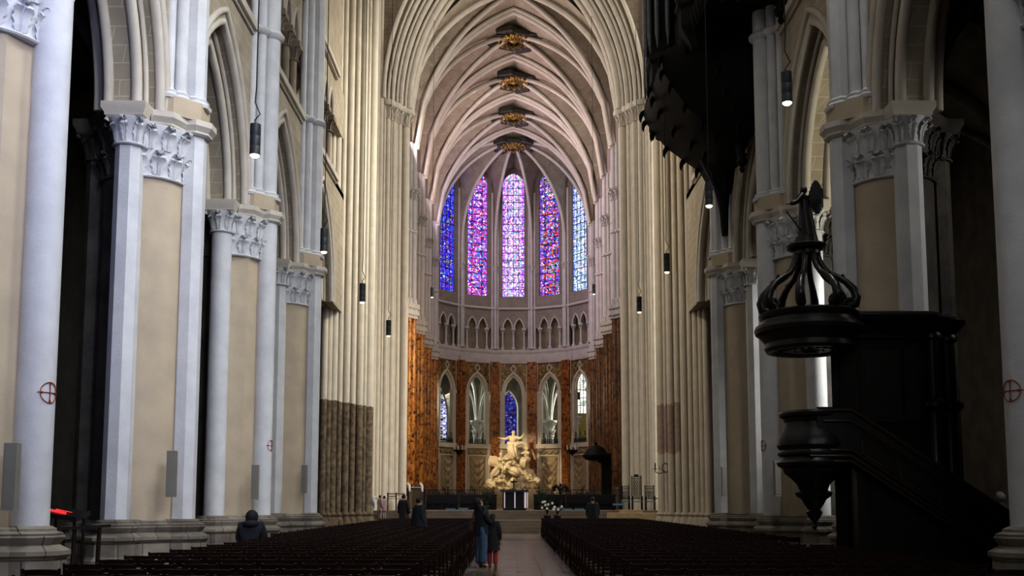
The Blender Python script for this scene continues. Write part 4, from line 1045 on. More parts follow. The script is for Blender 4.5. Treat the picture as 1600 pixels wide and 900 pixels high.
for yc, xc, r in ((32.0, 5.25, .95), (28.2, 5.25, .6), (35.4, 5.25, .55)):
    b = MB(); b.lathe([(.25, 14.4), (.55*r, 14.6), (.8*r, 14.8), (r, 15.0), (r, 15.5), (r+.1, 15.6), (r+.1, 15.75), (r, 15.9), (r*.95, 22.5)], (xc, yc), 8, PI/8)
    tw = b.build('tower', og, t, 20)
    for k in range(9):
        a = PI-1.5+3.0*k/8; x, y = xc+(r+.06)*math.cos(a), yc+(r+.06)*math.sin(a)
        MB().lathe([(.015, 15.9), (.075*r+.01, 16.4), (.075*r+.01, 22-.5*abs(k-4)*.5)], (x, y), 10).build('pipe', M['pipe'], tw, 50)
for y, x, z0, z1 in ((26.15, 7.05, 14.15, 15.3), (30.6, 6.95, 11.55, 13.2), (36.4, 6.9, 13.5, 15.3)):
    b = MB(); b.lathe([(0, z0), (.05, z0+.04), (.09, z0+.12), (.05, z0+.2), (.15, z0+.28), (.17, z0+.4), (.12, z0+.5), (.16, z0+.6)], (x, y), 10)
    b.tube([(x, y, z0+.5), (x-.02, y+.1, z0+.9), (x-.15, y+.5, z1+.2), (x-.3, y+1.0, z1+1.0)], [.12, .15, .22, .3], 8)
    b.build('pendant_bracket', og, t, 50)
b = MB(); b.tube([(6.95, 33.3, 10.3), (6.93, 33.3, 11.2), (6.85, 33.2, 12.0), (6.5, 32.9, 13.2)], [.11, .16, .30, .6], 8); b.build('brace', og, t, 50)

# ------------------------------------------------------------------ hanging lamps
def lamp(px, ybot, Y, L, r, bright, label, top=30):
    p = at(px, ybot, Y); t = thing('pendant_lamp', label, 'lamp', p, 'cylindrical pendant lamps')
    b = MB(); b.lathe([(r*.92, p.z+.05), (r, p.z+.05), (r, p.z+L*.32), (r*.97, p.z+L*.33), (r*.97, p.z+L*.35), (r, p.z+L*.36), (r, p.z+L*.62), (r*.97, p.z+L*.63), (r*.97, p.z+L*.65), (r, p.z+L*.66), (r, p.z+L), (0, p.z+L)], (p.x, p.y), 20); b.build('shade', M['lampbody'], t, 40)
    b = MB(); b.lathe([(0, p.z), (r*.55, p.z+.01), (r*.85, p.z+.04), (r*.9, p.z+.1), (0, p.z+.1)], (p.x, p.y), 16); b.build('bulb', M['bulb'] if bright else M['bulb_dim'], t, 50)
    b = MB(); b.tube([(p.x, p.y, p.z+L), (p.x-.02, p.y, p.z+L+.08), (p.x+.08, p.y, p.z+L+.2), (p.x-.02, p.y, p.z+L+.42), (p.x, p.y, p.z+L+.7), (p.x, p.y, top)], .011, 6); b.build('cable', M['black'], t, 50)
for a in ((398, 247, 18.2, .63, .098, True, 'nearest lit pendant lamp on the left'), (506, 397, 24.8, .63, .095, False, 'second pendant lamp on the left, in front of the crossing pier shafts'), (566, 475, 31.2, .63, .095, False, 'third pendant lamp on the left against pale shafts'), (607, 527, 37.9, .63, .095, False, 'lowest and farthest pendant lamp on the left of the nave'),
          (1230, 165, 18.2, .63, .098, True, 'large lit pendant lamp at the upper right by the organ'), (1108, 325, 24.8, .63, .095, True, 'lit pendant lamp below the organ brace'), (1042, 428, 31.2, .63, .095, False, 'third pendant lamp on the right, before the crossing pier'), (999, 490, 37.9, .63, .095, False, 'lowest and farthest pendant lamp on the right of the nave'),
          (675, 466, 60, .63, .10, False, 'small pendant lamp at the left edge of the apse'), (928, 461, 60, .63, .10, False, 'small pendant lamp at the right edge of the apse'), (904.5, 626, 93.0, .75, .11, False, 'tiny dark lamp in front of the bright right-hand window')):
    lamp(*a, top=13.8 if a[2] > 90 else 36)

# ------------------------------------------------------------------ loudspeakers on the piers, painted crosses
def speaker(px, y0, y1, Y, label, w=.085):
    p0, p1 = at(px, y1, Y), at(px, y0, Y); t = thing('column_loudspeaker', label, 'loudspeaker', p0, 'column loudspeakers on the piers')
    b = MB(); b.box(p0.x-w, p0.x+w, Y-.07, Y+.07, p0.z, p1.z); b.build('case', M['speaker'], t, 0)
    b = MB(); b.box(p0.x-w*.75, p0.x+w*.75, Y-.078, Y-.07, p0.z+.06, p1.z-.06); b.build('grille', M['speaker'], t, 0)
for a in ((15, 693, 798, 13.75, 'grey column loudspeaker on the pier at the left edge'), (267, 705, 777, 20.0, 'grey column loudspeaker on the second left pier'), (398, 727, 781, 26.75, 'grey column loudspeaker on the third left pier above the seated person'), (475, 727, 771, 33.4, 'small column loudspeaker on the fourth left pier'),
          (1132, 730, 776, 33.35, 'small column loudspeaker on the fourth right pier'), (1215, 720, 776, 26.75, 'column loudspeaker on the third right pier beside the pulpit tub')): speaker(*a)
def cross(side, i, z, ang, label, r=.145):
    X, y = side*AX-side*SR, PIERY[i] if (side, i) != (1, 0) else 13.9; R = .272
    def S(s_, h): a = ang+s_/R; return (X+R*math.cos(a), y+R*math.sin(a), z+h)
    b = MB(); b.tube([S(r*math.cos(q), r*math.sin(q)) for q in [k*PI/14 for k in range(28)]], .007, 5, closed=True)
    b.tube([S(-r*1.25+2.5*r*k/10, 0) for k in range(11)], .007, 5); b.tube([S(0, -r*1.05), S(0, r*1.05)], .007, 5)
    for k in range(4): b.tube([S(r*.75*math.cos(k*PI/2), r*.75*math.sin(k*PI/2)), S(r*.95*math.cos(k*PI/2), r*.95*math.sin(k*PI/2))], .016, 5)
    o = b.build('consecration_cross', M['red'], None, 50); tag(o, label, 'painted cross', 'red painted crosses on the piers')
cross(-1, 0, at(70, 614, 14.3).z, -.38, 'red painted cross in a circle on the left edge pier')
cross(-1, 2, at(423, 697, 27.6).z, -.25, 'faint red painted cross on the third left pier')
cross(1, 0, at(1577, 617, 14.3).z, PI+.40, 'red painted cross in a circle on the right edge pier')
cross(1, 2, at(1190, 697, 27.6).z, PI+.2, 'faint red painted cross on the third right pier')

# ------------------------------------------------------------------ statue of the Assumption on the high altar
SY = 90.0; SB = at(800, 765, SY).z
t = thing('marble_statue_group', 'white marble group of a robed woman rising on clouds with winged angels behind the altar', 'statue', (0, SY, SB))
st = M['stat']
MB().box(-3.2, 3.2, 88.6, 91.0, 1.07, SB+.02).build('altar_pedestal', M['stucco'], t, 0)
# cloud mass: overlapping billows fused into one skin
b = MB(); rnd = random.Random(3)
for px, py, r in ((770, 757, .75), (785, 755, .9), (800, 757, .9), (815, 756, .85), (830, 757, .7), (778, 745, .7), (795, 742, .75), (812, 740, .8), (826, 742, .65), (836, 752, .5), (764, 760, .5),
                  (788, 734, .5), (802, 728, .7), (818, 728, .55), (796, 716, .55), (809, 714, .6), (820, 716, .4), (802, 706, .45), (811, 704, .4)):
    p = at(px, py, SY+.3); b.ball((p.x, p.y+rnd.uniform(-.2, .35), p.z), (r, r*.75, r*.72), 14, 10)
cl = b.build('cloud_base', st, t, 60)
rm = cl.modifiers.new('fuse', 'REMESH'); rm.mode = 'VOXEL'; rm.voxel_size = .06; rm.use_smooth_shade = True
tx = bpy.data.textures.new('billows', 'CLOUDS'); tx.noise_scale = .28; tx.noise_depth = 3
dm = cl.modifiers.new('billow', 'DISPLACE'); dm.texture = tx; dm.strength = .42; dm.mid_level = .55
def drape(pts, r, name, parent, n=16, folds=6, amp=.18):
    b = MB(); b2 = []
    q0 = [Vector(p) for p in pts]; r0 = list(r) if isinstance(r, (list, tuple)) else [r]*len(q0); pts = []; r = []
    for i in range(len(q0)-1):                       # smooth path through the given points
        a_, b_, c_, d_ = q0[max(i-1, 0)], q0[i], q0[i+1], q0[min(i+2, len(q0)-1)]
        for s_ in range(4):
            u = s_/4; pts.append(.5*(2*b_+(c_-a_)*u+(2*a_-5*b_+4*c_-d_)*u*u+(3*b_-a_-3*c_+d_)*u**3)); r.append(r0[i]+(r0[i+1]-r0[i])*u)
    pts.append(q0[-1]); r.append(r0[-1]); n = max(n, 28)
    r[0] *= .55; r[-1] *= .7
    m = len(pts); rings = []
    for i, p in enumerate(pts):
        tg = (pts[min(i+1, m-1)]-pts[max(i-1, 0)]).normalized(); a = tg.cross(Vector((0, 1, 0))); a = a.normalized() if a.length > .1 else Vector((1, 0, 0)); bb = tg.cross(a)
        rr = r[i] if isinstance(r, (list, tuple)) else r
        rings.append([p+(a*math.cos(2*PI*k/n)+bb*math.sin(2*PI*k/n)*.8)*rr*(1+amp*math.cos(folds*2*PI*k/n+i*.22)) for k in range(n)])
    b.loft(rings); return b.build(name, st, parent, 60)
vg_b = at(801, 712, SY-.7)
vg = Fig((vg_b.x, SY-.75, vg_b.z-.55), 2.95, PI, dict(
    pelvis=(0, 0, .42), waist=(0, .0, .53), chest=(-.01, .01, .64), neck=(-.015, .015, .745), skull=(-.02, .03, .80), crown=(-.03, .02, .885),
    sl=(-.13, .02, .72), el=(-.23, .08, .68), wl=(-.30, .12, .76), hl=(-.32, .13, .80), sr=(.11, .02, .72), er=(.22, .08, .66), wr=(.34, .10, .685), hr=(.385, .10, .70),
    pl=(-.06, .04, .40), kl=(-.10, .22, .36), al=(-.13, .20, .12), tl=(-.14, .26, .08), pr=(.06, .04, .40), kr=(.06, .24, .34), ar=(.0, .20, .10), tr=(.0, .27, .06)))
vb = vg.body(st, t, 'robed_woman'); vg.face(vb, st)
vg.clothes('gown', UP+LEGS, st, vb, .018)
drape([vg.P(q) for q in ((.16, .05, .56), (.06, .12, .50), (-.08, .14, .49), (-.20, .10, .52), (-.33, .05, .51), (-.40, .04, .44), (-.36, .03, .38))], [.16, .24, .26, .22, .18, .14, .08], 'mantle', vb)
drape([vg.P(q) for q in ((.0, .10, .46), (.02, .22, .38), (-.02, .25, .25), (-.05, .22, .10))], [.30, .38, .32, .2], 'skirt', vb, 20, 8)
b = MB(); b.ball(vg.P((-.028, .0, .86)), (.17, .17, .2), 12, 8); b.build('veil', st, vb, 60)
def angel(px, py, H, head, joints, label, wl=None, wr=None, tilt=None, dy=-.7):
    p = at(px, py, SY+dy); f = Fig(p, H, head, joints, tilt=tilt)
    bd = f.body(st, t, 'angel'); part_label(bd, label); f.face(bd, st); f.clothes('drapery', UP+LEGS, st, bd, .02, {'kl': .06, 'kr': .06, 'pelvis': (.11, .09)})
    pj = [Vector(f.J[n_]) for n_ in ('waist', 'pelvis')]+[(Vector(f.J['kl'])+Vector(f.J['kr']))/2, (Vector(f.J['al'])+Vector(f.J['ar']))/2]
    drape([f.P(q_) for q_ in pj], [.10*H, .13*H, .14*H, .10*H], 'robe', bd, 20, 7, .14)
    b = MB(); b.ball(f.P(Vector(f.J['crown'])+Vector((0, -.012, -.02))), .062*H, 12, 8); b.build('curly_hair', st, bd, 60)
    return f, bd
SIT = dict(pelvis=(0, 0, .40), waist=(0, .01, .49), chest=(0, .03, .60), neck=(0, .05, .70), skull=(0, .07, .755), crown=(0, .06, .84), sl=(-.11, .05, .68), el=(-.19, .14, .60), wl=(-.18, .27, .63), hl=(-.18, .31, .65), sr=(.11, .05, .68), er=(.19, .14, .60), wr=(.18, .27, .64), hr=(.18, .31, .67),
           pl=(-.05, .03, .38), kl=(-.09, .22, .34), al=(-.09, .18, .10), tl=(-.09, .25, .07), pr=(.05, .03, .38), kr=(.09, .20, .30), ar=(.10, .10, .09), tr=(.1, .17, .06))
rotY = lambda a: Matrix.Rotation(a, 3, 'Y'); rotX = lambda a: Matrix.Rotation(a, 3, 'X')
f, bd = angel(784, 744, 2.3, PI+.9, SIT, 'kneeling angel with raised wing at the left', tilt=rotY(.15))
for s_, rt, tp, w_ in ((-1, (781, 722), (765, 718), 1), (-1, (783, 726), (768, 742), .8)):
    b = MB(); A = at(*rt, SY-.6); rings = []
    for j in range(10):
        q = j/9; c = A.lerp(at(*tp, SY-.5), q); hgt = (.55*math.sin(PI*(.2+.75*q))+.05)*w_
        rings.append([c+Vector((0, 0, hgt*.7)), c+Vector((.02, -.07, 0)), c+Vector((.05, 0, -hgt)), c+Vector((.02, .07, 0))])
    b.loft(rings)
    for j in range(9): q = j/9; c = A.lerp(at(*tp, SY-.55), q); b.tube([c+Vector((0, -.05, .35*w_)), c+Vector((-.15, -.07, -.05)), c+Vector((-.2, -.04, -.5*w_))], [.05, .06, .02], 6)
    b.build('wing', st, bd, 60)
f, bd = angel(822, 734, 2.2, PI-.8, SIT, 'angel looking up beside the woman at the right', tilt=rotY(-.12))
b = MB(); A = at(830, 704, SY-.4); B = at(836, 716, SY-.3); rings = []
for j in range(8):
    q = j/7; c = A.lerp(B, q); h = .45*math.sin(PI*(.15+.8*q)); rings.append([c+Vector((0, 0, h*.6)), c+Vector((.03, -.07, 0)), c+Vector((.1, 0, -h)), c+Vector((.03, .07, 0))])
b.loft(rings); b.build('wing', st, bd, 60)
angel(812, 746, 2.4, PI+.3, SIT, 'reclining angel at the lower right', tilt=rotY(.9), dy=-.95)
angel(797, 757, 1.4, PI+.2, SIT, 'small cherub among the clouds below', tilt=rotY(-.5), dy=-1.0)
for px, py in ((808, 716), (792, 735), (825, 748), (781, 752)):
    p = at(px, py, SY-.55); b = MB(); b.ball(p, .2, 12, 8); b.ball(p+Vector((0, -.17, -.02)), .05, 8, 5)
    for s_ in (-1, 1): b.tube([p+Vector((s_*.12, .05, -.1)), p+Vector((s_*.35, .02, .05)), p+Vector((s_*.5, 0, -.1))], [.1, .12, .03], 6)
    part_label(b.build('cherub_head', st, t, 60), 'winged cherub head in the clouds')

# ------------------------------------------------------------------ altar, candles, railing, chairs and other choir furniture
AYY = 57.0
A0, A1 = at(783, 797, AYY), at(825, 766, AYY); zt = A1.z
t = thing('altar', 'dark altar table with pale lit pillars at the top of the steps', 'altar', ((A0.x+A1.x)/2, AYY, 1.07))
MB().box(A0.x-.03, A1.x+.03, AYY-.5, AYY+.5, zt-.12, zt).build('table_top', M['oak2'], t, 0)
MB().box(A0.x+.08, A1.x-.08, AYY-.2, AYY+.4, 1.2, zt-.12).build('body', M['oak'], t, 0)
MB().box(A0.x+.12, A1.x-.12, AYY-.42, AYY+.42, 1.07, 1.2).build('foot', M['oak'], t, 0)
for px, w in ((788.5, .03), (804.5, .032), (820.5, .055), (824, .025)):
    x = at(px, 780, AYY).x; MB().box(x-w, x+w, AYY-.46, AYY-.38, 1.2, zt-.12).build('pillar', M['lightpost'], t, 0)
for px, lab in ((786.5, 'candle on the altar, farthest left'), (797, 'candle on the altar, left of the dark cross'), (816, 'candle on the altar, right of the dark cross'), (824, 'candle on the altar, farthest right')):
    x = at(px, 765, AYY).x; t = thing('candle', lab, 'candle', (x, AYY, zt), 'altar candles')
    MB().lathe([(.05, zt), (.05, zt+.02), (.02, zt+.04), (.02, zt+.07), (.03, zt+.08)], (x, AYY), 10).build('holder', M['iron'], t)
    MB().lathe([(.017, zt+.08), (.017, zt+.32), (.004, zt+.33), (.003, zt+.35)], (x, AYY), 8).build('wax', M['candle'], t)
x = at(803, 760, AYY).x
b = MB(); b.lathe([(.16, zt), (.14, zt+.05), (.05, zt+.12), (.04, zt+.3)], (x, AYY+.1), 10); b.box(x-.035, x+.035, AYY+.07, AYY+.13, zt+.25, zt+.62); b.box(x-.16, x+.16, AYY+.07, AYY+.13, zt+.42, zt+.5)
tag(b.build('altar_cross', M['bossdark'], None, 40), 'dark standing cross at the middle of the altar', 'cross')
def rail(x0, x1, Y, z0, h, label, step=.145):
    t = thing('iron_railing', label, 'railing', ((x0+x1)/2, Y, z0), 'iron railings around the choir')
    n = int((x1-x0)/1.25)
    for k in range(n+1):
        x = x0+(x1-x0)*k/n; b = MB(); b.box(x-.025, x+.025, Y-.025, Y+.025, z0, z0+h+.12); b.ball((x, Y, z0+h+.17), .05, 8, 5); b.build('post', M['iron'], t, 0)
    for z in (z0+.12, z0+h*.72, z0+h): MB().box(x0, x1, Y-.018, Y+.018, z-.018, z+.018).build('rail', M['iron'], t, 0)
    b = MB(); x = x0+step; j = 0
    while x < x1:
        b.box(x-.011, x+.011, Y-.011, Y+.011, z0+.1, z0+h+.06)
        if j % 2 == 0:
            for zz, rr in ((z0+h*.86, .06), (z0+h*.42, .065)): b.tube([(x+step/2+rr*math.cos(q*PI/5), Y, zz+rr*math.sin(q*PI/5)) for q in range(10)], .011, 4, closed=True)
        x += step; j += 1
    b.build('scrollwork', M['iron'], t, 0)
rl = at(664, 780, 60).x; rr_ = at(771, 780, 60).x
rail(rl, rr_, 60.0, 1.07, 1.15, 'black scrolled iron railing left of the altar')
rail(at(842, 780, 60).x, at(972, 780, 60).x, 60.0, 1.07, 1.15, 'black scrolled iron railing right of the altar')
def stool(px, py, Y, label, z0=1.07):
    p = at(px, py, Y); h = p.z-z0; t = thing('cushioned_stool', label, 'stool', (p.x, Y, z0), 'stools with blue cushions')
    MB().box(p.x-.26, p.x+.26, Y-.2, Y+.2, p.z-.1, p.z).build('cushion', M['bluecush'], t, 0)
    for a in (-1, 1):
        for c in (-1, 1): MB().box(p.x+a*.22-.02, p.x+a*.22+.02, Y+c*.16-.02, Y+c*.16+.02, z0, p.z-.1).build('leg', M['iron'], t, 0)
for k, (px, py, lab) in enumerate(((704, 795, 'blue-cushioned stool left of the altar, outer one'), (724, 794, 'blue-cushioned stool left of the altar, inner one'), (870, 793, 'low blue-cushioned stool right of the altar, by the flowers'), (886, 795, 'low blue-cushioned stool, second right of the flowers'), (905, 795, 'low blue-cushioned stool, third right of the flowers'), (965, 787, 'blue-cushioned stool in front of the dark iron railing, right'))): stool(px, py, 56.5, lab)
def ironchair(px, ytop, Y, w, label, top):
    p = at(px, ytop, Y); z0 = 1.07; x = p.x; t = thing('iron_chair', label, 'chair', (x, Y, z0), 'tall backed wrought iron chairs')
    sz = at(px, 783, Y).z
    for a in (-1, 1):
        MB().box(x+a*w-.025, x+a*w+.025, Y+.2, Y+.25, z0, p.z+.06).build('back_post', M['iron'], t, 0)
        MB().box(x+a*w-.025, x+a*w+.025, Y-.25, Y-.2, z0, sz+.25).build('front_leg', M['iron'], t, 0)
        MB().box(x+a*w-.03, x+a*w+.03, Y-.25, Y+.2, sz+.23, sz+.27).build('arm', M['iron'], t, 0)
    MB().box(x-w, x+w, Y-.25, Y+.22, sz-.07, sz).build('cushion', M['bluecush'], t, 0)
    b = MB()
    for z in (p.z, p.z-.12, sz+.12): b.box(x-w, x+w, Y+.21, Y+.24, z-.015, z+.015)
    n = 6
    for k in range(1, n): b.box(x-w+2*w*k/n-.012, x-w+2*w*k/n+.012, Y+.215, Y+.235, sz+.1, p.z)
    z = sz+.25
    while z < p.z-.2:
        for k in (-.5, 0, .5): b.tube([(x+w*k+.075*math.cos(q*PI/5), Y+.22, z+.075*math.sin(q*PI/5)) for q in range(10)], .015, 4, closed=True)
        z += .2
    if top: b.obox((x, Y+.22, p.z+.06), (w*.45, 0, 0), (0, .015, 0), (0, 0, .07))
    b.build('scrolled_back', M['iron'], t, 0)
ironchair(995, 745, 57.0, .26, 'tallest wrought iron chair with high scrolled back, right of the choir', True)
ironchair(1015.5, 760, 56.6, .24, 'shorter iron chair with spiked back right of the tallest one', False)
ironchair(976, 760, 57.4, .24, 'shorter iron chair half hidden left of the tallest one', False)
for px0, px1, py0, py1, Y, lab in ((968, 1003, 797, 803, 53.4, 'upper pale block of the low dais below the iron chairs'), (950, 1029, 801.5, 809, 52.2, 'lower wide pale slab of the dais below the iron chairs')):
    p0, p1 = at(px0, py1, Y), at(px1, py0, Y); z0 = .62 if Y < 53 else .92
    tag(MB().box(p0.x, p1.x, Y-.3, Y+.6, min(p0.z, z0), p1.z).build('dais_step', M['yellowstone'], None, 0), lab, 'step')
def bench(pxa, pxb, Y, ztop, label):
    xa, xb = at(pxa, 780, Y).x, at(pxb, 780, Y).x; t = thing('choir_bench', label, 'bench', ((xa+xb)/2, Y, 1.07), 'dark benches behind the railings')
    MB().box(xa, xb, Y+.3, Y+.38, 1.07, ztop).build('backrest', M['oak'], t, 0); MB().box(xa, xb, Y-.2, Y+.3, 1.45, 1.52).build('seat', M['oak'], t, 0)
    MB().box(xa-.03, xb+.03, Y+.27, Y+.41, ztop, ztop+.05).build('top_rail', M['oak2'], t, 0)
    for x in (xa+.04, (xa+xb)/2, xb-.04): MB().box(x-.04, x+.04, Y-.2, Y+.3, 1.07, 1.47).build('leg', M['oak'], t, 0)
bench(666, 716, 62.5, 1.95, 'dark bench behind the left railing, farther from the altar'); bench(718, 776, 62.5, 1.95, 'dark bench behind the left railing, nearer the altar')
bench(834, 884, 62.5, 1.95, 'dark bench behind the right railing, nearer the altar'); bench(886, 962, 62.5, 1.95, 'dark bench behind the right railing, farther from the altar')
# flower arrangement, potted plants, lectern
def plant(px, ytop, ybot, Y, spread, label, flowers=0, seed=1, dense=60, name='flower_arrangement', cat='flowers'):
    r = random.Random(seed); p = at(px, ybot, Y); top = at(px, ytop, Y).z; h = top-p.z
    t = thing(name, label, cat, p)
    MB().lathe([(.10, p.z), (.16, p.z+.05), (.19, p.z+.22), (.17, p.z+.26), (0, p.z+.24)], (p.x, p.y), 14).build('pot', M['iron'], t)
    b = MB()
    for k in range(dense):
        a = r.uniform(0, 2*PI); q = r.uniform(.3, 1); s_ = spread*r.uniform(.2, 1)*q
        e = Vector((p.x+math.cos(a)*s_, p.y+math.sin(a)*s_*.6, p.z+.22+(h-.22)*q*r.uniform(.7, 1))); m = Vector((p.x+math.cos(a)*s_*.4, p.y+math.sin(a)*s_*.25, p.z+.22+(h-.22)*q*.7))
        b.tube([(p.x, p.y, p.z+.22), m, e], [.008, .03, .012], 4, flat=.35)
    b.build('foliage', M['leaf'], t, 60)
    for k in range(flowers):
        a = r.uniform(0, 2*PI); b = MB(); c = Vector((p.x+r.uniform(-1, 1)*spread*.8, p.y-.15-r.uniform(0, .2), p.z+h*r.uniform(.5, .95)))
        for j in range(5): b.ball(c+Vector((.038*math.cos(j*PI/2.5), -.02, .038*math.sin(j*PI/2.5))), (.034, .02, .034), 7, 4)
        b.ball(c, .026, 7, 4); b.build('blossom', M['flower'], t, 60)
plant(855, 777, 813, 52.4, .45, 'arrangement of white flowers at the right end of the steps', 7, 3)
plant(871, 791, 813, 52.2, .3, 'small low bunch of white flowers right of the larger arrangement', 4, 9, 40)
plant(761, 762, 797, 58.6, .6, 'dark leafy plant to the left of the altar', 0, 5, 80, 'potted_plant', 'plant')
plant(845, 760, 797, 58.6, .6, 'dark leafy plant to the right of the altar', 0, 6, 80, 'potted_plant', 'plant')
p = at(876, 797, 57.5); t = thing('eagle_lectern', 'dark eagle-shaped lectern right of the altar', 'lectern', (p.x, 57.5, 1.07)); zt_ = at(876, 757, 57.5).z
b = MB(); b.lathe([(.28, 1.07), (.26, 1.15), (.08, 1.3), (.06, zt_-.55), (.12, zt_-.45), (.1, zt_-.35)], (p.x, 57.5), 14); b.build('stand', M['iron'], t)
b = MB(); b.ball((p.x, 57.5, zt_-.25), (.15, .14, .2), 10, 7); b.ball((p.x, 57.45, zt_-.02), (.07, .09, .08), 8, 6)
for s_ in (-1, 1): b.tube([(p.x+s_*.1, 57.5, zt_-.2), (p.x+s_*.27, 57.52, zt_-.08), (p.x+s_*.38, 57.55, zt_-.22), (p.x+s_*.34, 57.55, zt_-.4)], [.10, .13, .12, .04], 8)
b.build('eagle', M['iron'], t, 60)
# canopied black throne on the right
CY = 64.0
p = at(936, 765, CY); t = thing('canopied_throne', 'black throne with domed canopy at the right of the choir', 'throne', (p.x, CY, 1.07))
x0, x1 = at(938, 740, CY).x, at(956, 740, CY).x; zc = at(936, 720, CY).z; zp = at(936, 690, CY).z; xc = at(931, 700, CY).x
MB().box(x0+.1, x1, CY+.1, CY+.5, 1.07, at(936, 709, CY).z).build('back', M['organ'], t, 0)
b = MB(); b.lathe([(.3, zc-.02), (.62, zc+.05), (.82, zc+.2), (.84, zc+.34), (.74, zc+.42), (.66, zc+.55), (.54, zc+.72), (.36, zc+.86), (.18, zc+.95), (.08, zc+1.02), (.11, zc+1.08), (.05, zc+1.16), (0, zc+1.22)], (xc, CY), 20); b.build('canopy', M['organ'], t, 40)
b = MB(); b.tube([(xc+.2, CY+.2, zc+.25), (xc+.55, CY+.25, zc), (x0+.45, CY+.3, zc-.5), (x0+.5, CY+.3, zc-1.3)], [.3, .3, .22, .15], 8); b.build('canopy_bracket', M['organ'], t, 50)
MB().box(x0-.2, x1+.1, CY-.5, CY+.4, 1.07, 1.75).build('seat', M['organ'], t, 0)
MB().tube([(xc, CY, zp), (xc, CY, 20)], .015, 6).build('hanging_rod', M['iron'], t, 50)
# candle brackets hung before the apse piers
for px, lab in ((717.5, 'black hanging candle bracket with white candles left of the statue'), (894, 'black hanging candle bracket with white candles right of the statue')):
    c = at(px, 706, 88.0); t = thing('candle_bracket', lab, 'candelabrum', c, 'hanging candle brackets')
    b = MB(); b.lathe([(0, c.z-.45), (.06, c.z-.38), (.05, c.z-.3), (.2, c.z-.2), (.35, c.z-.02), (.52, c.z+.08), (.56, c.z+.14), (.5, c.z+.14), (0, c.z+.05)], (c.x, c.y), 12); b.build('bowl', M['iron'], t, 40)
    for k in range(7):
        a = k*2*PI/7; MB().lathe([(.045, c.z+.12), (.04, c.z+.5), (.01, c.z+.55)], (c.x+.47*math.cos(a), c.y+.47*math.sin(a)), 8).build('candle', M['candle'], t)
    for k in range(3):
        a = k*2*PI/3; MB().tube([(c.x+.5*math.cos(a), c.y+.5*math.sin(a), c.z+.1), (c.x, c.y, c.z+2.3)], .012, 5).build('chain', M['iron'], t, 50)
    MB().tube([(c.x, c.y, c.z+2.3), (c.x, c.y, 14.3)], .02, 6).build('rod', M['iron'], t, 50)
# iron cresting with candle spikes on the choir screen
for i in (-2, -1, 1, 2):
    tf = facet_tf(i); b = MB()
    b.tube([tf(-.85, 6.8, .1), tf(.85, 6.8, .1)], .05, 6); b.tube([tf(-.85, 7.15, .1), tf(.85, 7.15, .1)], .03, 6)
    for k in range(9):
        u = -.8+.2*k; big_ = k % 3 == 1
        b.tube([tf(u, 6.75, .1), tf(u, 7.35 if not big_ else 7.75, .1)], [.035, .02], 5)
        b.tube([tf(u+.09*math.cos(q*PI/4), 6.98+.09*math.sin(q*PI/4), .1) for q in range(8)], .028, 4, closed=True)
        if big_: b.tube([tf(u-.14, 7.5, .1), tf(u, 7.38, .1), tf(u+.14, 7.5, .1)], .03, 5); b.tube([tf(u, 7.6, .1), tf(u, 7.72, .1)], .06, 6)
    o = b.build('iron_cresting', M['iron'], None, 50); tag(o, 'black iron cresting on the screen %s' % {-2: 'under the far left apse arch', -1: 'left of the statue', 1: 'right of the statue', 2: 'under the far right apse arch'}[i], 'cresting', 'iron cresting on the choir screen')
# sconce on the right-hand crossing pier
p = at(1026, 737, 43.9); b = MB()
b.tube([(p.x+.35, p.y, p.z-.0), (p.x+.1, p.y-.1, p.z-.1), (p.x-.08, p.y-.15, p.z-.02), (p.x-.08, p.y-.15, p.z+.08)], .018, 6); b.lathe([(.07, p.z+.08), (.08, p.z+.11), (0, p.z+.11)], (p.x-.08, p.y-.15), 8); b.lathe([(.025, p.z+.1), (.025, p.z+.35), (0, p.z+.36)], (p.x-.08, p.y-.15), 8)
b.tube([(p.x+.35, p.y, p.z), (p.x+.12, p.y+.02, p.z+.12), (p.x+.12, p.y, p.z+.22)], .014, 6); b.tube([(p.x+.38+.14*math.cos(q*PI/6), p.y-.02, p.z+.15+.2*math.sin(q*PI/6)) for q in range(12)], .02, 5, closed=True)
tag(b.build('wall_sconce', M['iron'], None, 50), 'small iron candle sconce on the right crossing pier', 'sconce')
# barrier and votive rack on the left
p0, p1 = at(606, 772, 54.2), at(632, 772, 54.2)
t = thing('wooden_barrier', 'brown two-rail barrier at the foot of the left crossing pier', 'barrier', (p0.x, 54.2, 1.07))
for z, x1 in ((p0.z, p1.x), (at(606, 776, 54.2).z, at(619, 776, 54.2).x)): MB().box(p0.x, x1, 54.17, 54.23, z-.03, z+.03).build('rail', M['step'], t, 0)
for x in (p0.x, at(619, 776, 54.2).x): MB().box(x-.03, x+.03, 54.17, 54.23, 1.07, p0.z+.06).build('post', M['oak2'], t, 0)
VY = 18.2; pa, pb = at(79, 796, VY), at(102, 801, VY)
t = thing('votive_stand', 'dark stand of glowing red votive candles behind the leftmost pier', 'candle stand', (pa.x+.15, VY, 0))
MB().obox(((pa+pb)/2)+Vector((.05, .2, -.05)), (.32, 0, -.05), (0, .3, .05), (0, 0, .04)).build('tray', M['iron'], t, 0)
for s_ in (-1, 1):
    for q in (-1, 1): MB().box(pa.x+.18+s_*.25-.02, pa.x+.18+s_*.25+.02, VY+.2+q*.2-.02, VY+.2+q*.2+.02, 0, pa.z-.12).build('leg', M['iron'], t, 0)
for r_ in range(2):
    for k in range(8):
        c = pa.lerp(pb, k/7)+Vector((.02*r_, r_*.2, -.035)); MB().lathe([(.013, c.z), (.017, c.z+.035), (.014, c.z+.04)], (c.x, c.y), 8).build('votive_candle', M['votive'], t)
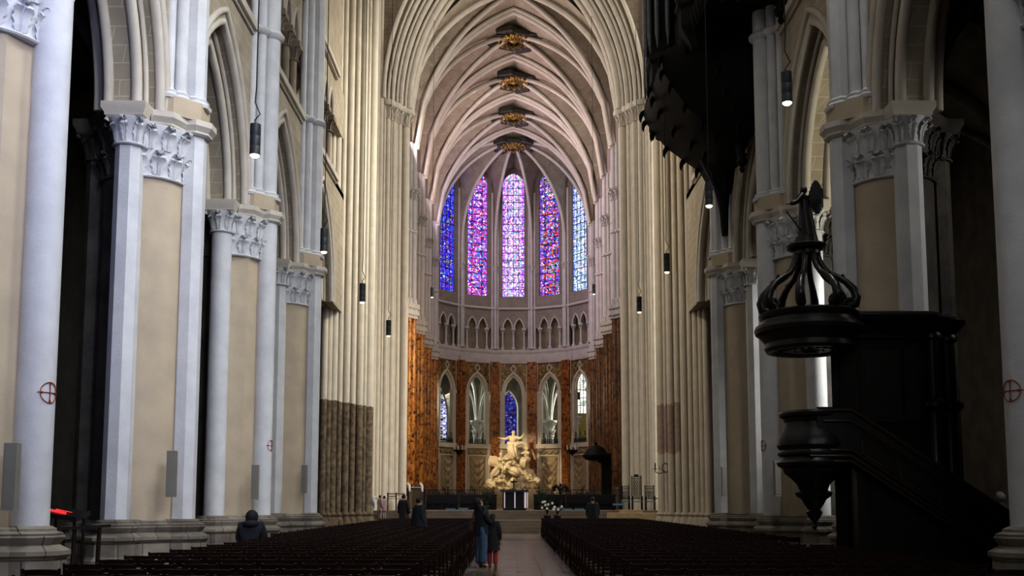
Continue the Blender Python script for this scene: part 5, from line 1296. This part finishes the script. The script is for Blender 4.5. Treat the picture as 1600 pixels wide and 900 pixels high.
p0, p1 = at(72, 828, 17.0), at(170, 822, 17.4); t = thing('wooden_bench', 'thin dark bench rail between the two nearest left piers', 'bench', ((p0.x+p1.x)/2, 17.2, 0))
b = MB(); b.obox((p0+p1)/2, (p1-p0)/2, (0, .09, 0), (0, 0, .025)); b.build('top_rail', M['oak2'], t, 0)
for q in (.45, .85): c = p0.lerp(p1, q); b = MB(); b.tube([(c.x-.02, c.y, 0), (c.x, c.y, c.z)], .035, 6); b.build('leg', M['oak2'], t, 50)

# ------------------------------------------------------------------ people
def person(base, H, heading, label, joints=None, radii=None, loc=None, tilt=None):
    t = thing('person', label, 'person', base); f = Fig(base, H, heading, joints, radii, tilt); return t, f
def hair(f, mat, parent, back=.02, long=0, bun=False):
    S, C = Vector(f.J['skull']), Vector(f.J['crown']); m = S.lerp(C, .62); up = f.upv; fw = f.fw; rt = fw.cross(up)
    b = MB(); n = 14; rings = []
    for j in range(9):
        a = -PI*.30+PI*.80*j/8
        rings.append([f.P(m+up*(.062*math.sin(a)) + (rt*math.cos(2*PI*k/n)*.054 + fw*(math.sin(2*PI*k/n)*.060-.016))*max(.02, math.cos(a))) for k in range(n)])
    b.loft(rings)
    if long: b.tube([f.P(m-fw*.045-up*.01), f.P(m-fw*.06-up*.07), f.P(m-fw*.055-up*(.07+long*.5)-Vector((0, .0, .01))), f.P(m-fw*.05-up*.06-Vector((0, .01, long)))], [.05*f.H, .056*f.H, .052*f.H, .025*f.H], 10)
    return b.build('hair', mat, parent, 70)
# woman in jeans, head thrown back
WY = 1.45*1600/97.0*.985
wb = at(752, 883, WY); wb.z = 0
WH = -1.0
t, f = person(wb, 1.66, WH, 'woman in dark jacket and blue jeans, head tilted back, standing in the aisle',
   dict(chest=(0, -.012, .72), neck=(0, -.025, .815), skull=(0, -.015, .865), crown=(0, -.075, .925), waist=(0, .005, .61), sl=(-.095, -.01, .80), sr=(.095, -.01, .80), er=(.115, .02, .65), wr=(.075, .12, .60), hr=(.055, .155, .60), el=(-.12, .0, .65), wl=(-.10, .10, .57), hl=(-.09, .135, .565)))
bd = f.body(M['skin'], t); f.face(bd, M['hair_dk'])
f.clothes('jeans', LEGS, M['denim'], t, .012, {'al': .042, 'ar': .042, 'kl': .042, 'kr': .042})
f.clothes('jacket', UP+[('pelvis', 'pl'), ('pelvis', 'pr')], M['navy'], t, .017, {'pelvis': .075, 'pl': .058, 'pr': .058})
robe(f, .455, .79, .105, .092, M['navy'], t, 'jacket_body', amp=.004, lean=(0, .012))
hair(f, M['hair_dk'], t, long=.10)
b = MB(); 
for n_ in ('al', 'ar'):
    q = Vector(f.J[n_]); b.ball(f.P(q+Vector((0, .035, -.022))), (.045, .085, .038), 10, 6)
b.build('shoes', M['shoe'], t, 60)
bag = Fig(wb, 1.66, WH)
b = MB(); c = bag.P((-.155, .0, .56)); b.obox(c, bag.P((.015, .09, 0))-wb, bag.P((-.03, .02, .0))-wb, (0, 0, .13)); bo = tag(b.build('shoulder_bag', M['brownbag'], None, 0), 'brown leather shoulder bag at the hip of the woman in jeans', 'bag')
bv = bo.modifiers.new('b', 'BEVEL'); bv.width = .03; bv.segments = 3
b = MB(); b.tube([bag.P((-.155, -.07, .62)), bag.P((-.11, -.055, .76)), bag.P((-.06, .0, .845)), bag.P((-.10, .06, .76)), bag.P((-.155, .07, .62))], .012, 6); b.build('strap', M['brownbag'], bo, 50)
# child
cb_ = at(769.5, 881, WY+.05); cb_.z = 0
t, f = person(cb_, 1.24, -.2, 'child in dark coat and red trousers standing beside the woman')
bd = f.body(M['skin'], t); f.face(bd, M['hair_dk'])
f.clothes('trousers', LEGS, M['redcloth'], t, .012, {'al': .032, 'ar': .032})
f.clothes('coat', UP+[('pelvis', 'pl'), ('pelvis', 'pr')], M['black'], t, .02, {'pelvis': .08, 'pl': .065, 'pr': .065})
robe(f, .31, .72, .135, .108, M['black'], t, 'coat_skirt', amp=.006)
hair(f, M['hair_dk'], t, long=.05)
b = MB()
for n_ in ('al', 'ar'): q = Vector(f.J[n_]); b.ball(f.P(q+Vector((0, .03, -.022))), (.035, .065, .028), 10, 6)
b.build('shoes', M['shoe'], t, 60)
SEAT = dict(pelvis=(0, 0, .29), waist=(0, .0, .38), chest=(0, .015, .50), neck=(0, .025, .60), skull=(0, .045, .655), crown=(0, .05, .735), sl=(-.11, .02, .575), el=(-.145, .06, .42), wl=(-.09, .18, .37), hl=(-.07, .21, .36), sr=(.11, .02, .575), er=(.145, .06, .42), wr=(.09, .18, .37), hr=(.07, .21, .36),
            pl=(-.055, .03, .275), kl=(-.07, .27, .275), al=(-.07, .25, .045), tl=(-.075, .33, .02), pr=(.055, .03, .275), kr=(.07, .27, .275), ar=(.07, .25, .045), tr=(.075, .33, .02))
def sitter(px, ytop, Y, H, heading, label, cloth, hairm, hood=False, zoff=0, legs=None, joints=SEAT):
    top = at(px, ytop, Y); base = Vector((top.x, Y, 0 if zoff is None else zoff))
    t, f = person(base, H, heading, label, joints)
    bd = f.body(M['skin'], t); f.face(bd, M['hair_dk'])
    f.clothes('jacket', UP, cloth, t, .026, {'chest': (.12, .085), 'sl': .055, 'sr': .055})
    f.clothes('trousers', LEGS, legs or M['black'], t, .012)
    if hood:
        S, C = Vector(f.J['skull']), Vector(f.J['crown']); m = S.lerp(C, .5)
        b = MB(); b.lathe([], (0, 0), 3) if False else None
        b.ball(f.P(m+Vector((0, -.018, .0))), (.075*H, .08*H, .085*H), 16, 10); b.ball(f.P((0, -.02, .615)), (.10*H, .09*H, .05*H), 14, 8); b.build('hood', cloth, t, 60)
    else: hair(f, hairm, t)
    return t, f
SH = 1.70
def seat_for(px, ytop, H, frac=.775):                 # depth at which a seated head reaches the pixel
    Y = 10.0
    for _ in range(60):
        z = at(px, ytop, Y).z
        if z < H*frac: break
        Y += .5
    return Y
sitter(393, 799, 20.6, 1.70, 0.05, 'person in dark hooded jacket seated among the chairs at the left', M['navy'], M['hair_dk'], hood=True)
STD = dict(Fig.J0)
def stander(px, ytop, Y, H, heading, label, top_m, leg_m, hair_m, z0=0.0, long=0, coat_r=.125):
    p = at(px, ytop, Y); base = Vector((p.x, Y, z0)); t, f = person(base, H, heading, label)
    bd = f.body(M['skin'], t); f.face(bd, M['hair_dk']); f.clothes('trousers', LEGS, leg_m, t, .012); f.clothes('coat', UP+[('pelvis', 'pl'), ('pelvis', 'pr')], top_m, t, .022, {'pelvis': .08}); hair(f, hair_m, t, long=long); robe(f, .36, .79, coat_r, coat_r*.8, top_m, t, 'coat_body', amp=.005)
    b = MB()
    for n_ in ('al', 'ar'): q = Vector(f.J[n_]); b.ball(f.P(q+Vector((0, .035, -.022))), (.045, .08, .035), 10, 6)
    b.build('shoes', M['black'], t, 60); return t
stander(655, 777, 30.35, 1.66, -1.0, 'person in navy coat facing right, standing among chairs', M['navy'], M['black'], M['hair_dk'], coat_r=.17)
stander(631, 771, 49.4, 1.92, -.4, 'tall dark-clothed person standing beyond the chairs, left of the navy coat', M['black'], M['black'], M['hair_dk'])
stander(579, 771, 52.6, 1.40, -.5, 'child in light blue at the foot of the left crossing pier', M['ltblue'], M['ltblue'], M['hair_dk'], .62)
stander(594, 775, 52.3, 1.27, -.9, 'small person in brownish pink beside the left crossing pier', M['pink'], M['pink'], M['hair_dk'], .62)
stander(600.5, 776, 52.75, 1.24, 1.0, 'small person in pale pink facing the brownish pink one', M['pink'], M['pink'], M['hair_dk'], 1.07 if False else .62)
stander(926, 776, 45.75, 1.78, 0.0, 'dark-clothed person seen from behind near the steps at the right', M['black'], M['black'], M['hair_dk'], coat_r=.16)
stander(1562, 766, 19.6, 1.70, 0.3, 'white-haired person in slate blue jacket behind the foot of the pulpit stair', M['tealjacket'], M['black'], M['hair_wh'], coat_r=.14)
# draped table and glass stand at the left of the platform
p0, p1 = at(636, 766, 58.4), at(664, 759, 58.4); t = thing('display_table', 'small table with white cloth edges at the left of the railing', 'table', ((p0.x+p1.x)/2, 58.4, 1.07))
MB().box(p0.x, p1.x, 58.1, 58.8, p0.z+.05, p0.z+.12).build('table_top', M['oak2'], t, 0)
for x in (p0.x+.05, p1.x-.05):
    for y in (58.15, 58.75): MB().box(x-.03, x+.03, y-.03, y+.03, 1.07, p0.z+.05).build('leg', M['oak2'], t, 0)
b = MB(); b.box(p0.x+.2, p1.x-.2, 58.08, 58.82, p0.z+.12, p0.z+.16)
for x in (p0.x+.15, p1.x-.15): b.tube([(x-.1, 58.1, p0.z+.4), (x, 58.08, p0.z+.25), (x+.04, 58.06, p0.z-.1)], [.05, .09, .05], 6)
tag(b.build('white_cloth', M['whitecloth'], None, 50), 'white cloth draped over the small table left of the railing', 'cloth')

# ------------------------------------------------------------------ church chairs
def chair_parts():
    """one church chair at the origin facing +y, as (name, builder)"""
    out = []
    w, d, sh, H = .185, .18, .42, .80
    s = MB(); s.box(-w, w, -d, d, sh-.035, sh); out.append(('seat', s, M['rush']))
    for a in (-1, 1):
        l = MB(); l.tube([(a*w*.95, -d-.02, 0), (a*w*.95, -d, sh), (a*w*.97, -d-.05, H+.01)], [.017, .019, .015], 6); out.append(('back_leg', l, M['chair']))
    for a in (-1, 1):
        l = MB(); l.tube([(a*w*.95, d-.02, 0), (a*w*.95, d-.02, sh)], [.016, .019], 6); out.append(('front_leg', l, M['chair']))
    r = MB(); ring = []
    for k in range(7):
        u = -1+2*k/6; y = -d-.045-.018*(1-u*u); x = u*w*1.02; zt = H-.005+.008*(1-u*u)
        ring.append([(x, y-.011, zt-.085), (x, y+.011, zt-.085), (x, y+.011, zt), (x, y-.011, zt)])
    r.loft(ring); out.append(('top_rail', r, M['chair']))
    for z in (.62, .53):
        r = MB(); r.box(-w*.95, w*.95, -d-.035, -d-.015, z-.018, z+.018); out.append(('back_slat', r, M['chair']))
    st_ = MB()
    for z, y in ((.15, -d-.01), (.15, d-.02), (.25, d-.02)): st_.box(-w*.95, w*.95, y-.011, y+.011, z-.011, z+.011)
    for a in (-1, 1): st_.box(a*w*.95-.011, a*w*.95+.011, -d, d-.02, .19, .212)
    out.append(('stretchers', st_, M['chair'])); return out
PARTS = chair_parts()
rows = [9.6+.88*k for k in range(42)]
def extent(side, y):
    return (5.15 if y < 22 else 5.6) if side < 0 else (5.0 if y < 16.8 else (4.5 if y < 19.6 else 5.6))
spots = []
rc = random.Random(11)
for r, y in enumerate(rows):
    for side in (-1, 1):
        x = 1.32; k = 1
        while x < extent(side, y):
            spots.append((y, side, k, side*x+(.03 if side > 0 else -.02)+rc.uniform(-.02, .02), y+rc.uniform(-.04, .04), rc.uniform(-.05, .05), r)); x += .43; k += 1
vis = []
for s_ in spots:
    px = 800+1600*(s_[3]-CAMX)/s_[4]
    if -40 < px < 1640 and not (abs(s_[3]-at(393, 799, 20.6).x) < .36 and abs(s_[4]-20.6) < .3 and False): vis.append(s_)
vis.sort(key=lambda q: (q[6], -q[1], q[2]))
def seatlabel(side, k, r):
    return 'dark wooden chair in the %s visible row, %s seat %s of the aisle' % (ORD[r+1] if r+1 < len(ORD) else 'last', ORD[k] if k < len(ORD) else str(k), 'left' if side < 0 else 'right')
proto = None; near = vis[:300]; far = vis[300:]
meshes = None
for (y0, side, k, x, y, a, r) in near:
    lab = seatlabel(side, k, r)
    root = thing('church_chair', lab, 'chair', (x, y, 0), 'rows of dark wooden church chairs'); root.rotation_euler = (0, 0, a)
    if meshes is None:
        ORG[root.name] = Vector((0, 0, 0))
        meshes = [(nm, b.build(nm, m, root, 40)) for nm, b, m in PARTS]
    else:
        for nm, o in meshes:
            c = o.copy(); COL.objects.link(c); c.parent = root
b = MB(); allv = []; allf = []; rush = []
cv = []; cf = []; ci = []
for nm, bb, m in PARTS:
    n = len(cv); cv += bb.v; cf += [tuple(i+n for i in f_) for f_ in bb.f]; ci += [1 if m is M['rush'] else 0]*len(bb.f)
for (y0, side, k, x, y, a, r) in far:
    n = len(allv); ca, sa = math.cos(a), math.sin(a)
    allv += [(x+p.x*ca-p.y*sa, y+p.x*sa+p.y*ca, p.z) for p in cv]; allf += [tuple(i+n for i in f_) for f_ in cf]; rush += ci
me = bpy.data.meshes.new('far_church_chairs'); me.from_pydata(allv, [], allf); me.materials.append(M['chair']); me.materials.append(M['rush']); me.polygons.foreach_set('material_index', rush); me.update()
o = bpy.data.objects.new('far_church_chairs', me); COL.objects.link(o); o['kind'] = 'stuff'; tag(o, 'mass of dark wooden chairs filling the far half of the nave before the steps', 'chairs')
#@@PART4
# ------------------------------------------------------------------ light
def area(name, loc, target, size, power, color=(1, 1, 1), sy=None, spread=None):
    l = bpy.data.lights.new(name, 'AREA'); l.energy = power; l.color = color; l.size = size
    if sy: l.shape = 'RECTANGLE'; l.size_y = sy
    if spread: l.spread = math.radians(spread)
    o = bpy.data.objects.new(name, l); COL.objects.link(o); o.location = loc
    o.rotation_euler = (Vector(target)-Vector(loc)).to_track_quat('-Z', 'Y').to_euler(); return o
def spot(name, loc, target, power, angle, color=(1, 1, 1), blend=.5, r=.3):
    l = bpy.data.lights.new(name, 'SPOT'); l.energy = power; l.color = color; l.spot_size = math.radians(angle); l.spot_blend = blend; l.shadow_soft_size = r
    o = bpy.data.objects.new(name, l); COL.objects.link(o); o.location = loc
    o.rotation_euler = (Vector(target)-Vector(loc)).to_track_quat('-Z', 'Y').to_euler(); return o
# west windows behind the viewer, then an added blue fill
area('west_window_light', (10, -4, 16), (-8.5, 24, 7), 6, 420, (.90, .93, 1), 8, 52)
area('west_rose_light', (-2, -30, 24), (0, 40, 10), 10, 2100, (.94, .96, 1))
area('near_pier_blue_fill', (-1.5, 1, 9), (-7, 14, 8), 3, 150, (.45, .52, 1), 3, 70)  # added source in the open nave, tints the nearest left pier blue
# clerestory windows of the nave
for y in (9, 18, 27, 36):
    area('clerestory_light_right', (6.9, y, 21.5), (-8, y+1.5, 5), 2.5, 1150, (.96, .99, 1), 4, 110)
    area('clerestory_light_left', (-6.7, y, 23), (6.5, y+4, 9), 3, 110, (1, .95, .86), 4)
# transept windows, then lights for the crossing piers and arch
area('south_transept_light', (22, 50, 20), (-7, 58, 16), 7, 6300, (1, .95, .86), 10)
area('north_transept_light', (-22, 50, 20), (7, 58, 16), 7, 2200, (1, .93, .84), 10)
area('crossing_pier_fill', (6.6, 39.5, 25), (-7, 44, 12), 3, 1100, (1, .95, .85), 4, 90)  # this pair is added fill to brighten the western crossing piers
area('crossing_pier_fill', (-6.6, 39.5, 25), (7, 44, 12), 3, 500, (1, .92, .8), 4, 90)
area('crossing_light', (0, 46, 33), (0, 62, 24), 8, 900, (1, .93, .82), 5)
# coloured daylight from the choir windows, plus an added apse fill
for y, c, p in ((64, (1, .9, .85), 700), (69.2, (1, .78, .83), 640), (75.4, (1, .76, .77), 640), (81.7, (.92, .78, 1), 700)):
    area('choir_window_light_left', (-6.2, y, 23.5), (6.0, y+1, 28), 2.6, p, c, 4)
    area('choir_window_light_right', (6.2, y, 23.5), (-6.0, y, 27), 2.6, p*.08, (1, .92, .85), 4)
area('apse_window_light', (0, 91.0, 26), (0, 80, 24), 3, 200, (.85, .78, 1), 8)
area('high_apse_fill', (0, 72, 30), (0, 90, 14), 6, 320, (1, .93, .88), 6)  # added fill high in the choir, aimed at the apse
# warm lamps on the statue and the marble, and a fill for the apse
spot('statue_lamp', (-5.2, 80, 10.5), (0, 90, 5), 4800, 32, (1, .82, .52))
spot('statue_lamp', (4.4, 80, 8.5), (0.2, 90, 5), 600, 30, (1, .80, .50))
area('choir_wall_lamp_left', (1.5, 62.5, 12), (-7.0, 72, 7), 2.5, 700, (1, .82, .55), 3)
area('low_apse_fill', (0, 78, 10), (0, 92, 8), 3, 120, (1, .80, .55), 3)  # added warm fill in front of the apse, not a fitting
# ambulatory
area('ambulatory_light', (-7, 98.5, 12.0), (-4, 96.5, 8), 3, 900, (.92, 1, .80), 2)
area('ambulatory_light', (8, 98, 12.0), (4, 96.0, 8), 3, 1500, (.95, 1, .78), 2)
# aisle windows, then an added spot on a person
spot('south_aisle_light', (12.6, 24.4, 6.5), (8.0, 26.6, 5), 2400, 75, (1, 1, .96), .6, .8)
spot('south_aisle_light', (12.6, 17.4, 8.5), (8.2, 20.2, 7), 420, 70, (1, .97, .92), .6, .8)
spot('south_aisle_light', (12.6, 30.8, 7.5), (8.0, 33.4, 6), 1500, 75, (1, 1, .97), .6, .8)
spot('south_aisle_light', (12.2, 22.6, 6.0), (7.6, 25.8, 11.3), 1500, 60, (1, .95, .78), .7, .8)
spot('person_fill_spot', (10.2, 16.2, 6.5), (9.25, 19.6, 1.5), 130, 22, (1, 1, 1), .6, .4)  # added spot to brighten the white-haired person
w = bpy.data.worlds.new('world'); w.use_nodes = True; scene.world = w
w.node_tree.nodes['Background'].inputs[0].default_value = (.75, .82, 1, 1); w.node_tree.nodes['Background'].inputs[1].default_value = .012
scene.view_settings.view_transform = 'Standard'; scene.view_settings.look = 'None'; scene.view_settings.exposure = 0.05; scene.view_settings.gamma = .86
cy = scene.cycles; cy.max_bounces = 5; cy.diffuse_bounces = 3; cy.glossy_bounces = 2; cy.caustics_reflective = False; cy.caustics_refractive = False; cy.sample_clamp_indirect = 4
